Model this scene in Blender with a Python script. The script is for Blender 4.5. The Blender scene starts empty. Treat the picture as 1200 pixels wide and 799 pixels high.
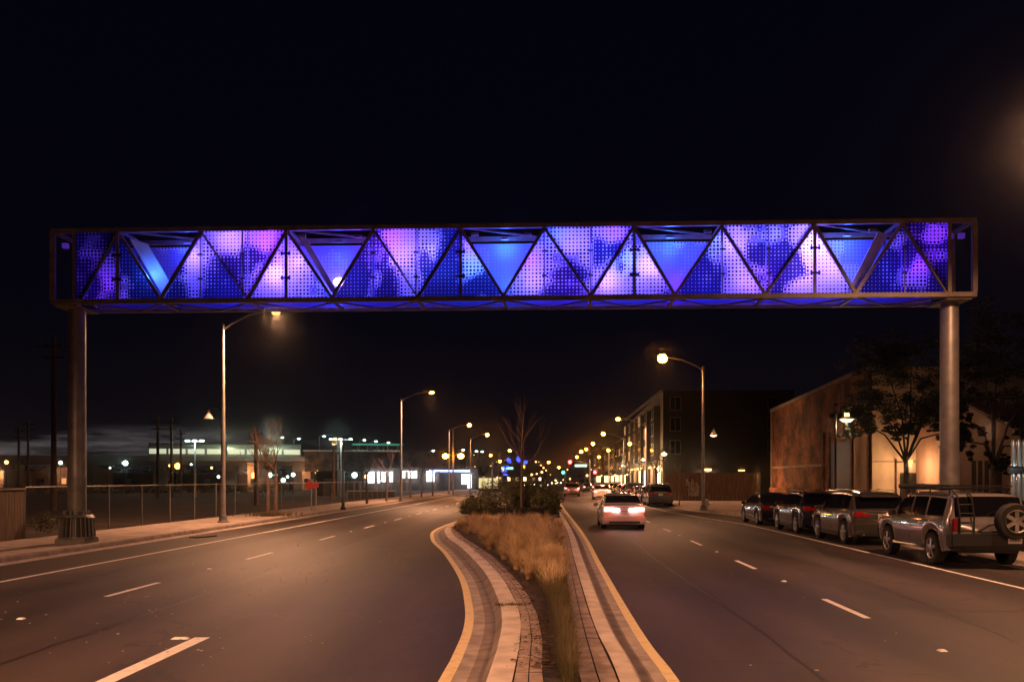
import bpy, bmesh, math, random
from mathutils import Vector, Matrix
random.seed(11)
R = math.radians
sc = bpy.context.scene
col = sc.collection
F, HOR, CX, EYE = 1055.0, 561.0, 600.0, 2.05      # pinhole constants measured on the photograph
SL = 0.04265                                       # the road runs slightly to the right of the view axis
YAW = -math.atan(SL)

def at(px, py, h=0.0):
    Y = F*(EYE-h)/(py-HOR)
    return Vector(((px-CX)/F*Y, Y, h))
def pz(px, py, Y):
    return Vector(((px-CX)/F*Y, Y, EYE+(HOR-py)/F*Y))
def rd(off, Y, z=0.0):
    return Vector((off+SL*Y, Y, z))
def lerp(a, b, t): return a+(b-a)*t
def interp(pts, x):
    if x <= pts[0][0]: return pts[0][1]
    for (a, b), (c, d) in zip(pts, pts[1:]):
        if x <= c: return b+(d-b)*((x-a)/(c-a) if c > a else 0)
    return pts[-1][1]

# ------------------------------------------------------------------ materials
def newmat(name):
    m = bpy.data.materials.new(name); m.use_nodes = True
    nt = m.node_tree
    return m, nt, nt.nodes['Principled BSDF']
def N(nt, t, **kw):
    n = nt.nodes.new(t)
    for k, v in kw.items(): setattr(n, k, v)
    return n
def surf(name, c1, c2=None, rough=0.8, scale=3.0, metal=0.0, bump=0.0, detail=6, spec=0.5, coat=0.0, bscale=None, stretch=None, contrast=(0.35, 0.65)):
    """two-tone noise surface with a little bump"""
    m, nt, b = newmat(name)
    b.inputs['Roughness'].default_value = rough; b.inputs['Metallic'].default_value = metal
    b.inputs['Specular IOR Level'].default_value = spec
    b.inputs['Coat Weight'].default_value = coat
    tc = N(nt, 'ShaderNodeTexCoord'); mp = N(nt, 'ShaderNodeMapping')
    nt.links.new(tc.outputs['Object'], mp.inputs[0])
    if stretch: mp.inputs['Scale'].default_value = stretch
    if c2 is None: c2 = tuple(x*0.8 for x in c1)
    n = N(nt, 'ShaderNodeTexNoise'); n.inputs['Scale'].default_value = scale; n.inputs['Detail'].default_value = detail
    nt.links.new(mp.outputs[0], n.inputs['Vector'])
    cr = N(nt, 'ShaderNodeValToRGB')
    cr.color_ramp.elements[0].position = contrast[0]; cr.color_ramp.elements[1].position = contrast[1]
    cr.color_ramp.elements[0].color = (*c2, 1); cr.color_ramp.elements[1].color = (*c1, 1)
    nt.links.new(n.outputs['Fac'], cr.inputs[0]); nt.links.new(cr.outputs[0], b.inputs['Base Color'])
    if bump:
        n2 = N(nt, 'ShaderNodeTexNoise'); n2.inputs['Scale'].default_value = bscale or scale*6; n2.inputs['Detail'].default_value = 4
        nt.links.new(mp.outputs[0], n2.inputs['Vector'])
        bp = N(nt, 'ShaderNodeBump'); bp.inputs['Strength'].default_value = bump; bp.inputs['Distance'].default_value = 0.02
        nt.links.new(n2.outputs['Fac'], bp.inputs['Height']); nt.links.new(bp.outputs[0], b.inputs['Normal'])
    return m
def glow(name, c, s):
    m, nt, b = newmat(name)
    b.inputs['Base Color'].default_value = (*[x*0.5 for x in c], 1)
    b.inputs['Emission Color'].default_value = (*c, 1); b.inputs['Emission Strength'].default_value = s
    return m

def asphalt_mat():
    m, nt, b = newmat('asphalt')
    tc = N(nt, 'ShaderNodeTexCoord')
    big = N(nt, 'ShaderNodeTexNoise'); big.inputs['Scale'].default_value = 0.3; big.inputs['Detail'].default_value = 8; big.inputs['Roughness'].default_value = 0.62
    mp = N(nt, 'ShaderNodeMapping'); mp.inputs['Scale'].default_value = (1.0, 0.25, 1); mp.inputs['Rotation'].default_value = (0, 0, -YAW)
    nt.links.new(tc.outputs['Object'], mp.inputs[0]); nt.links.new(mp.outputs[0], big.inputs['Vector'])
    fine = N(nt, 'ShaderNodeTexNoise'); fine.inputs['Scale'].default_value = 55; fine.inputs['Detail'].default_value = 3
    nt.links.new(tc.outputs['Object'], fine.inputs['Vector'])
    # wheel tracks: lighter worn bands along the road
    sep = N(nt, 'ShaderNodeSeparateXYZ'); nt.links.new(mp.outputs[0], sep.inputs[0])
    tr = N(nt, 'ShaderNodeMath', operation='MULTIPLY'); tr.inputs[1].default_value = 3.6
    nt.links.new(sep.outputs[0], tr.inputs[0])
    sn = N(nt, 'ShaderNodeMath', operation='SINE'); nt.links.new(tr.outputs[0], sn.inputs[0])
    a = N(nt, 'ShaderNodeMath', operation='MULTIPLY_ADD'); a.inputs[1].default_value = 0.06; nt.links.new(sn.outputs[0], a.inputs[0]); nt.links.new(big.outputs['Fac'], a.inputs[2])
    fm = N(nt, 'ShaderNodeMath', operation='MULTIPLY_ADD'); fm.inputs[1].default_value = 0.28; nt.links.new(fine.outputs['Fac'], fm.inputs[0]); nt.links.new(a.outputs[0], fm.inputs[2])
    cr = N(nt, 'ShaderNodeValToRGB')
    cr.color_ramp.elements[0].position = 0.52; cr.color_ramp.elements[0].color = (0.024, 0.0175, 0.015, 1)
    cr.color_ramp.elements[1].position = 0.78; cr.color_ramp.elements[1].color = (0.074, 0.053, 0.045, 1)
    nt.links.new(fm.outputs[0], cr.inputs[0])
    # sealed cracks
    vo = N(nt, 'ShaderNodeTexVoronoi', feature='DISTANCE_TO_EDGE'); vo.inputs['Scale'].default_value = 0.16
    wn = N(nt, 'ShaderNodeTexNoise'); wn.inputs['Scale'].default_value = 1.3; wn.inputs['Detail'].default_value = 5
    nt.links.new(tc.outputs['Object'], wn.inputs['Vector'])
    mx = N(nt, 'ShaderNodeVectorMath', operation='MULTIPLY_ADD'); mx.inputs[1].default_value = (1.6, 1.6, 0)
    nt.links.new(wn.outputs['Color'], mx.inputs[0]); nt.links.new(tc.outputs['Object'], mx.inputs[2]); nt.links.new(mx.outputs[0], vo.inputs['Vector'])
    lt = N(nt, 'ShaderNodeMath', operation='LESS_THAN'); lt.inputs[1].default_value = 0.0045; nt.links.new(vo.outputs['Distance'], lt.inputs[0])
    mixc = N(nt, 'ShaderNodeMix', data_type='RGBA'); mixc.inputs['B'].default_value = (0.028, 0.025, 0.025, 1)
    lm = N(nt, 'ShaderNodeMath', operation='MULTIPLY'); lm.inputs[1].default_value = 0.75; nt.links.new(lt.outputs[0], lm.inputs[0])
    nt.links.new(lm.outputs[0], mixc.inputs['Factor']); nt.links.new(cr.outputs[0], mixc.inputs['A']); nt.links.new(mixc.outputs['Result'], b.inputs['Base Color'])
    b.inputs['Roughness'].default_value = 0.62; b.inputs['Specular IOR Level'].default_value = 0.45
    bp = N(nt, 'ShaderNodeBump'); bp.inputs['Strength'].default_value = 0.5; bp.inputs['Distance'].default_value = 0.01
    nt.links.new(fine.outputs['Fac'], bp.inputs['Height']); nt.links.new(bp.outputs[0], b.inputs['Normal'])
    return m

def brick_mat(name, c1, c2, mortar, scale=1.0, axis='Y'):
    m, nt, b = newmat(name)
    tc = N(nt, 'ShaderNodeTexCoord'); sep = N(nt, 'ShaderNodeSeparateXYZ'); nt.links.new(tc.outputs['Object'], sep.inputs[0])
    cmb = N(nt, 'ShaderNodeCombineXYZ')
    nt.links.new(sep.outputs['Y' if axis == 'Y' else 'X'], cmb.inputs[0])
    nt.links.new(sep.outputs['Z' if axis != 'Z' else 'Y'], cmb.inputs[1])
    br = N(nt, 'ShaderNodeTexBrick'); br.inputs['Scale'].default_value = scale
    br.inputs['Brick Width'].default_value = 0.22; br.inputs['Row Height'].default_value = 0.075; br.inputs['Mortar Size'].default_value = 0.008
    br.inputs['Color1'].default_value = (*c1, 1); br.inputs['Color2'].default_value = (*c2, 1); br.inputs['Mortar'].default_value = (*mortar, 1)
    nt.links.new(cmb.outputs[0], br.inputs['Vector'])
    n = N(nt, 'ShaderNodeTexNoise'); n.inputs['Scale'].default_value = 0.55; n.inputs['Detail'].default_value = 8; n.inputs['Roughness'].default_value = 0.7
    nt.links.new(tc.outputs['Object'], n.inputs['Vector'])
    cr = N(nt, 'ShaderNodeValToRGB'); cr.color_ramp.elements[0].position = 0.40; cr.color_ramp.elements[0].color = (0.12, 0.12, 0.12, 1)
    cr.color_ramp.elements[1].position = 0.66; cr.color_ramp.elements[1].color = (1.2, 1.2, 1.2, 1)
    nt.links.new(n.outputs['Fac'], cr.inputs[0])
    mx = N(nt, 'ShaderNodeMix', data_type='RGBA', blend_type='MULTIPLY'); mx.inputs['Factor'].default_value = 1
    nt.links.new(br.outputs['Color'], mx.inputs['A']); nt.links.new(cr.outputs[0], mx.inputs['B']); nt.links.new(mx.outputs['Result'], b.inputs['Base Color'])
    b.inputs['Roughness'].default_value = 0.85
    return m

def mesh_mat(name, pitch, wire, c):
    """chain-link: diagonal wires, the rest see-through"""
    m, nt, b = newmat(name)
    b.inputs['Base Color'].default_value = (*c, 1); b.inputs['Metallic'].default_value = 0.6; b.inputs['Roughness'].default_value = 0.5
    tc = N(nt, 'ShaderNodeTexCoord'); sep = N(nt, 'ShaderNodeSeparateXYZ'); nt.links.new(tc.outputs['UV'], sep.inputs[0])
    outs = []
    for op in ('ADD', 'SUBTRACT'):
        a = N(nt, 'ShaderNodeMath', operation=op); nt.links.new(sep.outputs[0], a.inputs[0]); nt.links.new(sep.outputs[1], a.inputs[1])
        d = N(nt, 'ShaderNodeMath', operation='DIVIDE'); d.inputs[1].default_value = pitch; nt.links.new(a.outputs[0], d.inputs[0])
        f = N(nt, 'ShaderNodeMath', operation='FRACT'); nt.links.new(d.outputs[0], f.inputs[0])
        l = N(nt, 'ShaderNodeMath', operation='LESS_THAN'); l.inputs[1].default_value = wire; nt.links.new(f.outputs[0], l.inputs[0]); outs.append(l)
    mxm = N(nt, 'ShaderNodeMath', operation='MAXIMUM'); nt.links.new(outs[0].outputs[0], mxm.inputs[0]); nt.links.new(outs[1].outputs[0], mxm.inputs[1])
    nt.links.new(mxm.outputs[0], b.inputs['Alpha'])
    return m

def halftone_mat(name, pitch, bright, dim, dotdark=0.04, front=0.07):
    """backlit translucent sheet with a dot screen; face attribute 'tone' (0..1) says which dots are printed in a cell"""
    m, nt, b = newmat(name)
    tc = N(nt, 'ShaderNodeTexCoord'); sep = N(nt, 'ShaderNodeSeparateXYZ'); nt.links.new(tc.outputs['Object'], sep.inputs[0])
    at_ = N(nt, 'ShaderNodeAttribute', attribute_name='tone')
    sq = []
    for ax in (0, 2):
        d = N(nt, 'ShaderNodeMath', operation='DIVIDE'); d.inputs[1].default_value = pitch; nt.links.new(sep.outputs[ax], d.inputs[0])
        f = N(nt, 'ShaderNodeMath', operation='FRACT'); nt.links.new(d.outputs[0], f.inputs[0])
        s = N(nt, 'ShaderNodeMath', operation='SUBTRACT'); s.inputs[1].default_value = 0.5; nt.links.new(f.outputs[0], s.inputs[0])
        p = N(nt, 'ShaderNodeMath', operation='POWER'); p.inputs[1].default_value = 2; nt.links.new(s.outputs[0], p.inputs[0]); sq.append(p)
    ad = N(nt, 'ShaderNodeMath', operation='ADD'); nt.links.new(sq[0].outputs[0], ad.inputs[0]); nt.links.new(sq[1].outputs[0], ad.inputs[1])
    dist = N(nt, 'ShaderNodeMath', operation='SQRT'); nt.links.new(ad.outputs[0], dist.inputs[0])
    r1 = N(nt, 'ShaderNodeMapRange'); r1.inputs['From Min'].default_value = 0.5; r1.inputs['From Max'].default_value = 1.0
    r1.inputs['To Min'].default_value = 0.42; r1.inputs['To Max'].default_value = 0.20; nt.links.new(at_.outputs['Fac'], r1.inputs['Value'])
    in1 = N(nt, 'ShaderNodeMath', operation='LESS_THAN'); nt.links.new(dist.outputs[0], in1.inputs[0]); nt.links.new(r1.outputs[0], in1.inputs[1])
    r2 = N(nt, 'ShaderNodeMapRange'); r2.inputs['From Min'].default_value = 0.0; r2.inputs['From Max'].default_value = 0.5
    r2.inputs['To Min'].default_value = 0.12; r2.inputs['To Max'].default_value = 0.36; nt.links.new(at_.outputs['Fac'], r2.inputs['Value'])
    in2 = N(nt, 'ShaderNodeMath', operation='LESS_THAN'); nt.links.new(dist.outputs[0], in2.inputs[0]); nt.links.new(r2.outputs[0], in2.inputs[1])
    cb = N(nt, 'ShaderNodeMix', data_type='RGBA'); cb.inputs['A'].default_value = (*bright, 1); cb.inputs['B'].default_value = (dotdark,)*3+(1,); nt.links.new(in1.outputs[0], cb.inputs['Factor'])
    cd = N(nt, 'ShaderNodeMix', data_type='RGBA'); cd.inputs['A'].default_value = (*dim, 1); cd.inputs['B'].default_value = (*[x*0.75 for x in bright], 1); nt.links.new(in2.outputs[0], cd.inputs['Factor'])
    gt = N(nt, 'ShaderNodeMapRange', interpolation_type='SMOOTHSTEP'); gt.inputs['From Min'].default_value = 0.40; gt.inputs['From Max'].default_value = 0.64; nt.links.new(at_.outputs['Fac'], gt.inputs['Value'])
    fin = N(nt, 'ShaderNodeMix', data_type='RGBA'); nt.links.new(gt.outputs[0], fin.inputs['Factor'])
    nt.links.new(cd.outputs['Result'], fin.inputs['A']); nt.links.new(cb.outputs['Result'], fin.inputs['B'])
    tr = N(nt, 'ShaderNodeBsdfTranslucent'); nt.links.new(fin.outputs['Result'], tr.inputs['Color'])
    df = N(nt, 'ShaderNodeBsdfDiffuse'); nt.links.new(fin.outputs['Result'], df.inputs['Color'])
    ms = N(nt, 'ShaderNodeMixShader'); ms.inputs[0].default_value = front
    nt.links.new(tr.outputs[0], ms.inputs[1]); nt.links.new(df.outputs[0], ms.inputs[2])
    nt.links.new(ms.outputs[0], nt.nodes['Material Output'].inputs['Surface'])
    return m

M = {}
M['asphalt'] = asphalt_mat()
M['dirt'] = surf('dirt', (0.055, 0.034, 0.024), (0.022, 0.014, 0.011), 0.95, 0.35, bump=0.6, bscale=4)
M['concrete'] = surf('concrete', (0.46, 0.38, 0.33), (0.30, 0.245, 0.215), 0.85, 1.6, bump=0.25, bscale=40)
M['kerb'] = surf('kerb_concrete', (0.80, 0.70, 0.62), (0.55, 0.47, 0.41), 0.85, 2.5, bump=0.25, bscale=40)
M['gutter'] = surf('shaded_stained_concrete', (0.28, 0.23, 0.21), (0.17, 0.135, 0.125), 0.9, 3.0, bump=0.2, bscale=40)  # median kerb face: stain and the shade on it, both put into the colour
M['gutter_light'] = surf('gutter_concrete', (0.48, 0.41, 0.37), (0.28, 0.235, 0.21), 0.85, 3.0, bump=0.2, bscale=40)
M['paver'] = surf('paver', (0.46, 0.36, 0.31), (0.27, 0.205, 0.18), 0.9, 5.0, bump=0.4, bscale=30)
M['joint'] = surf('joint', (0.03, 0.025, 0.02), None, 0.95)
M['mulch'] = surf('mulch', (0.075, 0.05, 0.035), (0.018, 0.013, 0.01), 0.95, 9, bump=1.0, bscale=25)
M['leaf_dead'] = surf('dead_leaf', (0.14, 0.08, 0.045), (0.05, 0.03, 0.02), 0.9, 12)
M['paint_white'] = surf('road_paint_white', (0.88, 0.85, 0.80), (0.60, 0.56, 0.52), 0.6, 9, contrast=(0.25, 0.5))
M['paint_faded'] = surf('road_paint_faded', (0.30, 0.28, 0.26), (0.09, 0.08, 0.08), 0.7, 6, contrast=(0.4, 0.6))
M['paint_yellow'] = surf('road_paint_yellow', (0.90, 0.74, 0.40), (0.70, 0.54, 0.26), 0.6, 7, contrast=(0.25, 0.5))
M['steel'] = surf('gantry_steel', (0.20, 0.165, 0.14), (0.12, 0.10, 0.085), 0.5, 3, metal=0.1)
M['galv'] = surf('galvanised_steel', (0.25, 0.245, 0.25), (0.18, 0.175, 0.18), 0.42, 3, metal=0.5)
M['galv_dark'] = surf('painted_grey_steel', (0.20, 0.20, 0.19), (0.13, 0.13, 0.125), 0.5, 3, metal=0.3)
M['pole'] = surf('pole_paint', (0.40, 0.38, 0.35), (0.28, 0.26, 0.24), 0.45, 2, metal=0.3)
M['black_metal'] = surf('black_metal', (0.02, 0.02, 0.02), None, 0.45, 3, metal=0.2)
M['dark'] = surf('dark_plastic', (0.015, 0.015, 0.015), None, 0.6)
M['rubber'] = surf('tyre_rubber', (0.022, 0.021, 0.02), None, 0.8, 8)
M['alloy'] = surf('alloy', (0.55, 0.55, 0.54), (0.42, 0.42, 0.41), 0.3, 8, metal=0.85)
M['brick'] = brick_mat('red_brick', (0.36, 0.13, 0.045), (0.20, 0.065, 0.025), (0.10, 0.06, 0.04))
M['brick_dark'] = brick_mat('brown_brick', (0.20, 0.10, 0.06), (0.14, 0.07, 0.045), (0.10, 0.08, 0.06))
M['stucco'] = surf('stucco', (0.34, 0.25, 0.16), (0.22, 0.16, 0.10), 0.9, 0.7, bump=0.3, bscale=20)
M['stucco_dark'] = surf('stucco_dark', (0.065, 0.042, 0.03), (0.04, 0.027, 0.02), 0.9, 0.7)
M['stucco_shaded'] = surf('shaded_stucco', (0.032, 0.020, 0.014), (0.022, 0.014, 0.010), 0.9, 0.7)  # stucco darkened in colour: the night shade of the end wall is put in
M['frame_shaded'] = surf('window_frame_shaded', (0.16, 0.13, 0.10), (0.12, 0.10, 0.08), 0.6)  # window frame colour darkened likewise for the shaded end wall
M['plaster'] = surf('plaster', (0.52, 0.42, 0.30), (0.36, 0.28, 0.20), 0.9, 0.8, bump=0.2, bscale=18)
M['coping'] = surf('coping', (0.24, 0.18, 0.13), (0.15, 0.11, 0.08), 0.8, 2)
M['roofing'] = surf('roofing', (0.05, 0.05, 0.05), None, 0.9)
M['wood'] = surf('fence_wood', (0.16, 0.11, 0.075), (0.08, 0.055, 0.04), 0.85, 2.0, stretch=(8, 8, 0.6))
M['win_frame'] = surf('window_frame', (0.5, 0.46, 0.4), (0.4, 0.37, 0.32), 0.6)
M['viaduct'] = surf('viaduct_concrete', (0.24, 0.23, 0.22), (0.15, 0.145, 0.14), 0.9, 0.2)
M['bark'] = surf('bark', (0.17, 0.115, 0.08), (0.09, 0.06, 0.045), 0.9, 6, bump=0.6, stretch=(3, 3, 0.6))
M['bark_dark'] = surf('dark_bark', (0.045, 0.032, 0.024), (0.025, 0.018, 0.014), 0.9, 6)
M['grass_tan'] = surf('dry_grass', (0.85, 0.66, 0.40), (0.42, 0.27, 0.13), 0.8, 1.6)
M['grass_green'] = surf('green_grass', (0.075, 0.07, 0.03), (0.13, 0.09, 0.045), 0.8, 2.0)
M['leaf_shrub'] = surf('shrub_leaf', (0.15, 0.15, 0.06), (0.06, 0.07, 0.03), 0.6, 3.0)
M['leaf_dark'] = surf('tree_leaf', (0.014, 0.015, 0.008), (0.008, 0.009, 0.005), 0.6, 1.5)
M['chain'] = mesh_mat('chain_link', 0.075, 0.06, (0.07, 0.06, 0.055))
M['white_obj'] = surf('white_paint', (0.6, 0.58, 0.55), (0.45, 0.43, 0.4), 0.6)
M['graffiti'] = surf('graffiti_paint', (0.45, 0.42, 0.40), (0.25, 0.22, 0.2), 0.7, 5)
M['red_sign'] = surf('red_sign', (0.45, 0.03, 0.03), (0.4, 0.02, 0.02), 0.5)
M['green_sign'] = glow('green_street_sign', (0.35, 0.8, 0.65), 1.2)
M['glass'], nt, b = newmat('car_glass'); b.inputs['Base Color'].default_value = (0.006, 0.006, 0.008, 1); b.inputs['Roughness'].default_value = 0.06; b.inputs['Specular IOR Level'].default_value = 0.6
M['winglass'], nt, b = newmat('window_glass'); b.inputs['Base Color'].default_value = (0.012, 0.012, 0.014, 1); b.inputs['Roughness'].default_value = 0.1
def paint(name, c, metal=0.5, rough=0.24):
    m = surf(name, c, tuple(x*0.92 for x in c), rough, 40, metal=metal, coat=1.0)
    return m
M['p_silver'] = paint('silver_car_paint', (0.30, 0.285, 0.285))
M['p_beige'] = paint('champagne_car_paint', (0.12, 0.105, 0.09))
M['p_black'] = paint('black_car_paint', (0.012, 0.012, 0.014), 0.2, 0.25)
M['p_navy'] = paint('dark_blue_car_paint', (0.022, 0.022, 0.045), 0.3, 0.2)
M['p_grey'] = paint('grey_car_paint', (0.10, 0.095, 0.09))
M['p_white'] = paint('white_car_paint', (0.6, 0.58, 0.55), 0.1)
M['p_red'] = paint('rose_silver_car_paint', (0.66, 0.60, 0.58), 0.3)
M['tail_off'], nt, b = newmat('tail_lens'); b.inputs['Base Color'].default_value = (0.35, 0.012, 0.012, 1); b.inputs['Roughness'].default_value = 0.15
M['tail_on'] = glow('tail_light_lit', (1.0, 0.24, 0.20), 4)
M['brake_white'] = glow('reversing_light_lit', (1.0, 0.80, 0.72), 14)
M['head_on'] = glow('headlight_lit', (1.0, 0.86, 0.68), 6)
M['head_off'], nt, b = newmat('head_lens'); b.inputs['Base Color'].default_value = (0.6, 0.6, 0.6, 1); b.inputs['Roughness'].default_value = 0.1
M['plate'] = surf('number_plate', (0.62, 0.6, 0.58), (0.55, 0.53, 0.5), 0.5)
M['plate_ink'] = surf('plate_ink', (0.05, 0.05, 0.12), None, 0.5)
M['sodium'] = glow('sodium_lens', (1.0, 0.30, 0.022), 60)
M['sodium_soft'] = glow('sodium_lens_soft', (1.0, 0.42, 0.12), 1.6)
M['sodium_far'] = glow('sodium_far', (1.0, 0.34, 0.03), 14)
M['white_lamp'] = glow('cool_white_lens', (0.70, 1.0, 0.88), 5)
M['warm_lamp'] = glow('warm_white_lens', (1.0, 0.50, 0.15), 4)
M['ped_lamp'] = glow('pedestrian_lamp_lens', (1.0, 0.72, 0.42), 3)
M['bright_white'] = glow('station_light', (0.88, 0.95, 1.0), 2.6)
M['blue_strip'] = glow('blue_strip_light', (0.30, 0.45, 1.0), 5)
M['blue_art'] = glow('blue_lit_leaf', (0.03, 0.07, 1.0), 2.6)
M['red_light'] = glow('signal_red', (1.0, 0.03, 0.03), 25)
M['green_light'] = glow('signal_green', (0.05, 0.75, 0.45), 8)
M['amber_light'] = glow('signal_amber', (1.0, 0.45, 0.02), 8)
M['shop'] = glow('shop_window', (1.0, 0.72, 0.38), 3.2)
M['shop_dim'] = glow('dim_lit_window', (1.0, 0.55, 0.25), 0.28)
M['house_lit'] = surf('house_wall', (0.42, 0.28, 0.17), (0.3, 0.2, 0.12), 0.9, 1)
M['train'] = surf('train_body', (0.45, 0.50, 0.44), (0.36, 0.40, 0.36), 0.35, 0.6, metal=0.5)
M['train_win'] = glow('train_window', (0.85, 0.9, 0.62), 0.55)
M['teal_glass'] = glow('teal_lit_window', (0.35, 0.75, 0.75), 0.35)
M['led_violet'] = glow('violet_led', (0.55, 0.30, 1.0), 22)
M['led_blue'] = glow('blue_led', (0.20, 0.40, 1.0), 22)
M['led_dim'] = glow('dim_violet_led', (0.20, 0.06, 1.0), 0.18)
M['half_front'] = halftone_mat('perforated_sheet', 0.105, (0.86, 0.84, 0.98), (0.035, 0.03, 0.10), 0.02)
M['half_back'] = halftone_mat('perforated_back_sheet', 0.105, (0.62, 0.68, 0.96), (0.26, 0.32, 0.78), 0.16, 0.75)
M['bottom_sheet'] = surf('underside_grating', (0.22, 0.22, 0.30), (0.12, 0.12, 0.18), 0.5, 2)

# ------------------------------------------------------------------ mesh builder
class MB:
    def __init__(s): s.v = []; s.f = []; s.uv = None
    def quad(s, a, b, c, d):
        n = len(s.v); s.v += [Vector(p) for p in (a, b, c, d)]; s.f.append((n, n+1, n+2, n+3)); return s
    def poly(s, pts):
        n = len(s.v); s.v += [Vector(p) for p in pts]; s.f.append(tuple(range(n, n+len(pts)))); return s
    def box(s, c, d, rot=None, taper=1.0):
        c = Vector(c); hx, hy, hz = d[0]/2, d[1]/2, d[2]/2
        n = len(s.v)
        for z in (-1, 1):
            t = taper if z > 0 else 1
            for x, y in ((-1, -1), (1, -1), (1, 1), (-1, 1)):
                p = Vector((x*hx*t, y*hy*t, z*hz))
                if rot is not None: p = rot @ p
                s.v.append(c+p)
        for f in ((0, 3, 2, 1), (4, 5, 6, 7), (0, 1, 5, 4), (1, 2, 6, 5), (2, 3, 7, 6), (3, 0, 4, 7)):
            s.f.append(tuple(n+i for i in f))
        return s
    def bx(s, x0, x1, y0, y1, z0, z1): return s.box(((x0+x1)/2, (y0+y1)/2, (z0+z1)/2), (x1-x0, y1-y0, z1-z0))
    def bar(s, a, b, w, h=None, up=(0, 0, 1)):
        """rectangular bar from a to b"""
        a, b = Vector(a), Vector(b); h = h or w
        t = (b-a); L = t.length
        if L < 1e-6: return s
        t.normalize(); u = Vector(up)
        if abs(t.dot(u)) > 0.97: u = Vector((0, 1, 0))
        sd = t.cross(u).normalized(); u = sd.cross(t)
        rot = Matrix((sd, t, u)).transposed()
        return s.box((a+b)/2, (w, L, h), rot)
    def tube(s, path, r, n=8, cap=True):
        path = [Vector(p) for p in path]
        rs = r if isinstance(r, (list, tuple)) else [r]*len(path)
        base = len(s.v); ref = None
        for i, p in enumerate(path):
            t = (path[min(i+1, len(path)-1)]-path[max(i-1, 0)])
            if t.length < 1e-9: t = Vector((0, 0, 1))
            t.normalize()
            if ref is None:
                ref = Vector((1, 0, 0)) if abs(t.x) < 0.9 else Vector((0, 1, 0))
            u = (ref-t*ref.dot(t)).normalized(); ref = u; w = t.cross(u)
            for k in range(n):
                a = 2*math.pi*k/n
                s.v.append(p+(u*math.cos(a)+w*math.sin(a))*rs[i])
        for i in range(len(path)-1):
            for k in range(n):
                a = base+i*n+k; b = base+i*n+(k+1) % n
                s.f.append((a, b, b+n, a+n))
        if cap:
            s.f.append(tuple(base+k for k in reversed(range(n)))); e = base+(len(path)-1)*n
            s.f.append(tuple(e+k for k in range(n)))
        return s
    def lathe(s, prof, c=(0, 0, 0), n=20, axis='Z'):
        base = len(s.v); c = Vector(c)
        for r, z in prof:
            for k in range(n):
                a = 2*math.pi*k/n
                p = Vector((r*math.cos(a), r*math.sin(a), z))
                if axis == 'X': p = Vector((p.z, p.x, p.y))
                elif axis == 'Y': p = Vector((p.x, p.z, p.y))
                s.v.append(c+p)
        for i in range(len(prof)-1):
            for k in range(n):
                a = base+i*n+k; b = base+i*n+(k+1) % n
                s.f.append((a, b, b+n, a+n))
        return s
    def ball(s, c, r, n=10, sq=(1, 1, 1)):
        c = Vector(c); m = max(4, n//2); base = len(s.v)
        for i in range(m+1):
            ph = math.pi*i/m
            for k in range(n):
                a = 2*math.pi*k/n
                s.v.append(c+Vector((math.sin(ph)*math.cos(a)*r*sq[0], math.sin(ph)*math.sin(a)*r*sq[1], math.cos(ph)*r*sq[2])))
        for i in range(m):
            for k in range(n):
                a = base+i*n+k; b = base+i*n+(k+1) % n
                s.f.append((a, a+n, b+n, b))
        return s
    def build(s, name, mat, parent=None, smooth=False, bevel=0.0, angle=35):
        me = bpy.data.meshes.new(name); me.from_pydata([tuple(p) for p in s.v], [], s.f); me.update()
        if s.uv:
            l = me.uv_layers.new(name='UVMap')
            for i, lp in enumerate(me.loops): l.data[i].uv = s.uv[lp.vertex_index]
        for m in (mat if isinstance(mat, (list, tuple)) else [mat]): me.materials.append(m)
        if bevel:
            bm = bmesh.new(); bm.from_mesh(me)
            bmesh.ops.remove_doubles(bm, verts=bm.verts, dist=1e-5)
            bmesh.ops.bevel(bm, geom=[e for e in bm.edges if len(e.link_faces) == 2 and e.calc_face_angle(0) > 0.6], offset=bevel, segments=2, affect='EDGES', clamp_overlap=True)
            bm.to_mesh(me); bm.free()
        if smooth:
            for p in me.polygons: p.use_smooth = True
            me.set_sharp_from_angle(angle=R(angle))
        o = bpy.data.objects.new(name, me); col.objects.link(o)
        if parent is not None: o.parent = parent
        return o
def tag(o, label=None, cat=None, group=None, kind=None):
    if label: o['label'] = label
    if cat: o['category'] = cat
    if group: o['group'] = group
    if kind: o['kind'] = kind
    return o
def thing(name, label, cat, loc=(0, 0, 0), rz=0.0, group=None):
    o = bpy.data.objects.new(name, None); col.objects.link(o); o.empty_display_size = 0.3
    o.location = loc; o.rotation_euler = (0, 0, rz)
    return tag(o, label, cat, group)
def copy_tree(o, parent=None):
    c = o.copy(); col.objects.link(c)
    if parent is not None: c.parent = parent
    for ch in list(o.children): copy_tree(ch, c)
    return c
def struct(o): o['kind'] = 'structure'; return o
def light(kind, loc, power, color, parent=None, size=0.1, rot=None, spot=None, blend=0.5, radius=None):
    l = bpy.data.lights.new('lamp_light', kind); l.energy = power; l.color = color
    if kind == 'AREA': l.size = size
    else: l.shadow_soft_size = size
    if kind == 'SPOT': l.spot_size = spot or R(150); l.spot_blend = blend
    o = bpy.data.objects.new('lamp_light', l); col.objects.link(o); o.location = loc
    if rot: o.rotation_euler = rot
    if parent is not None: o.parent = parent
    return o
SOD = (1.0, 0.455, 0.225)

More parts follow.
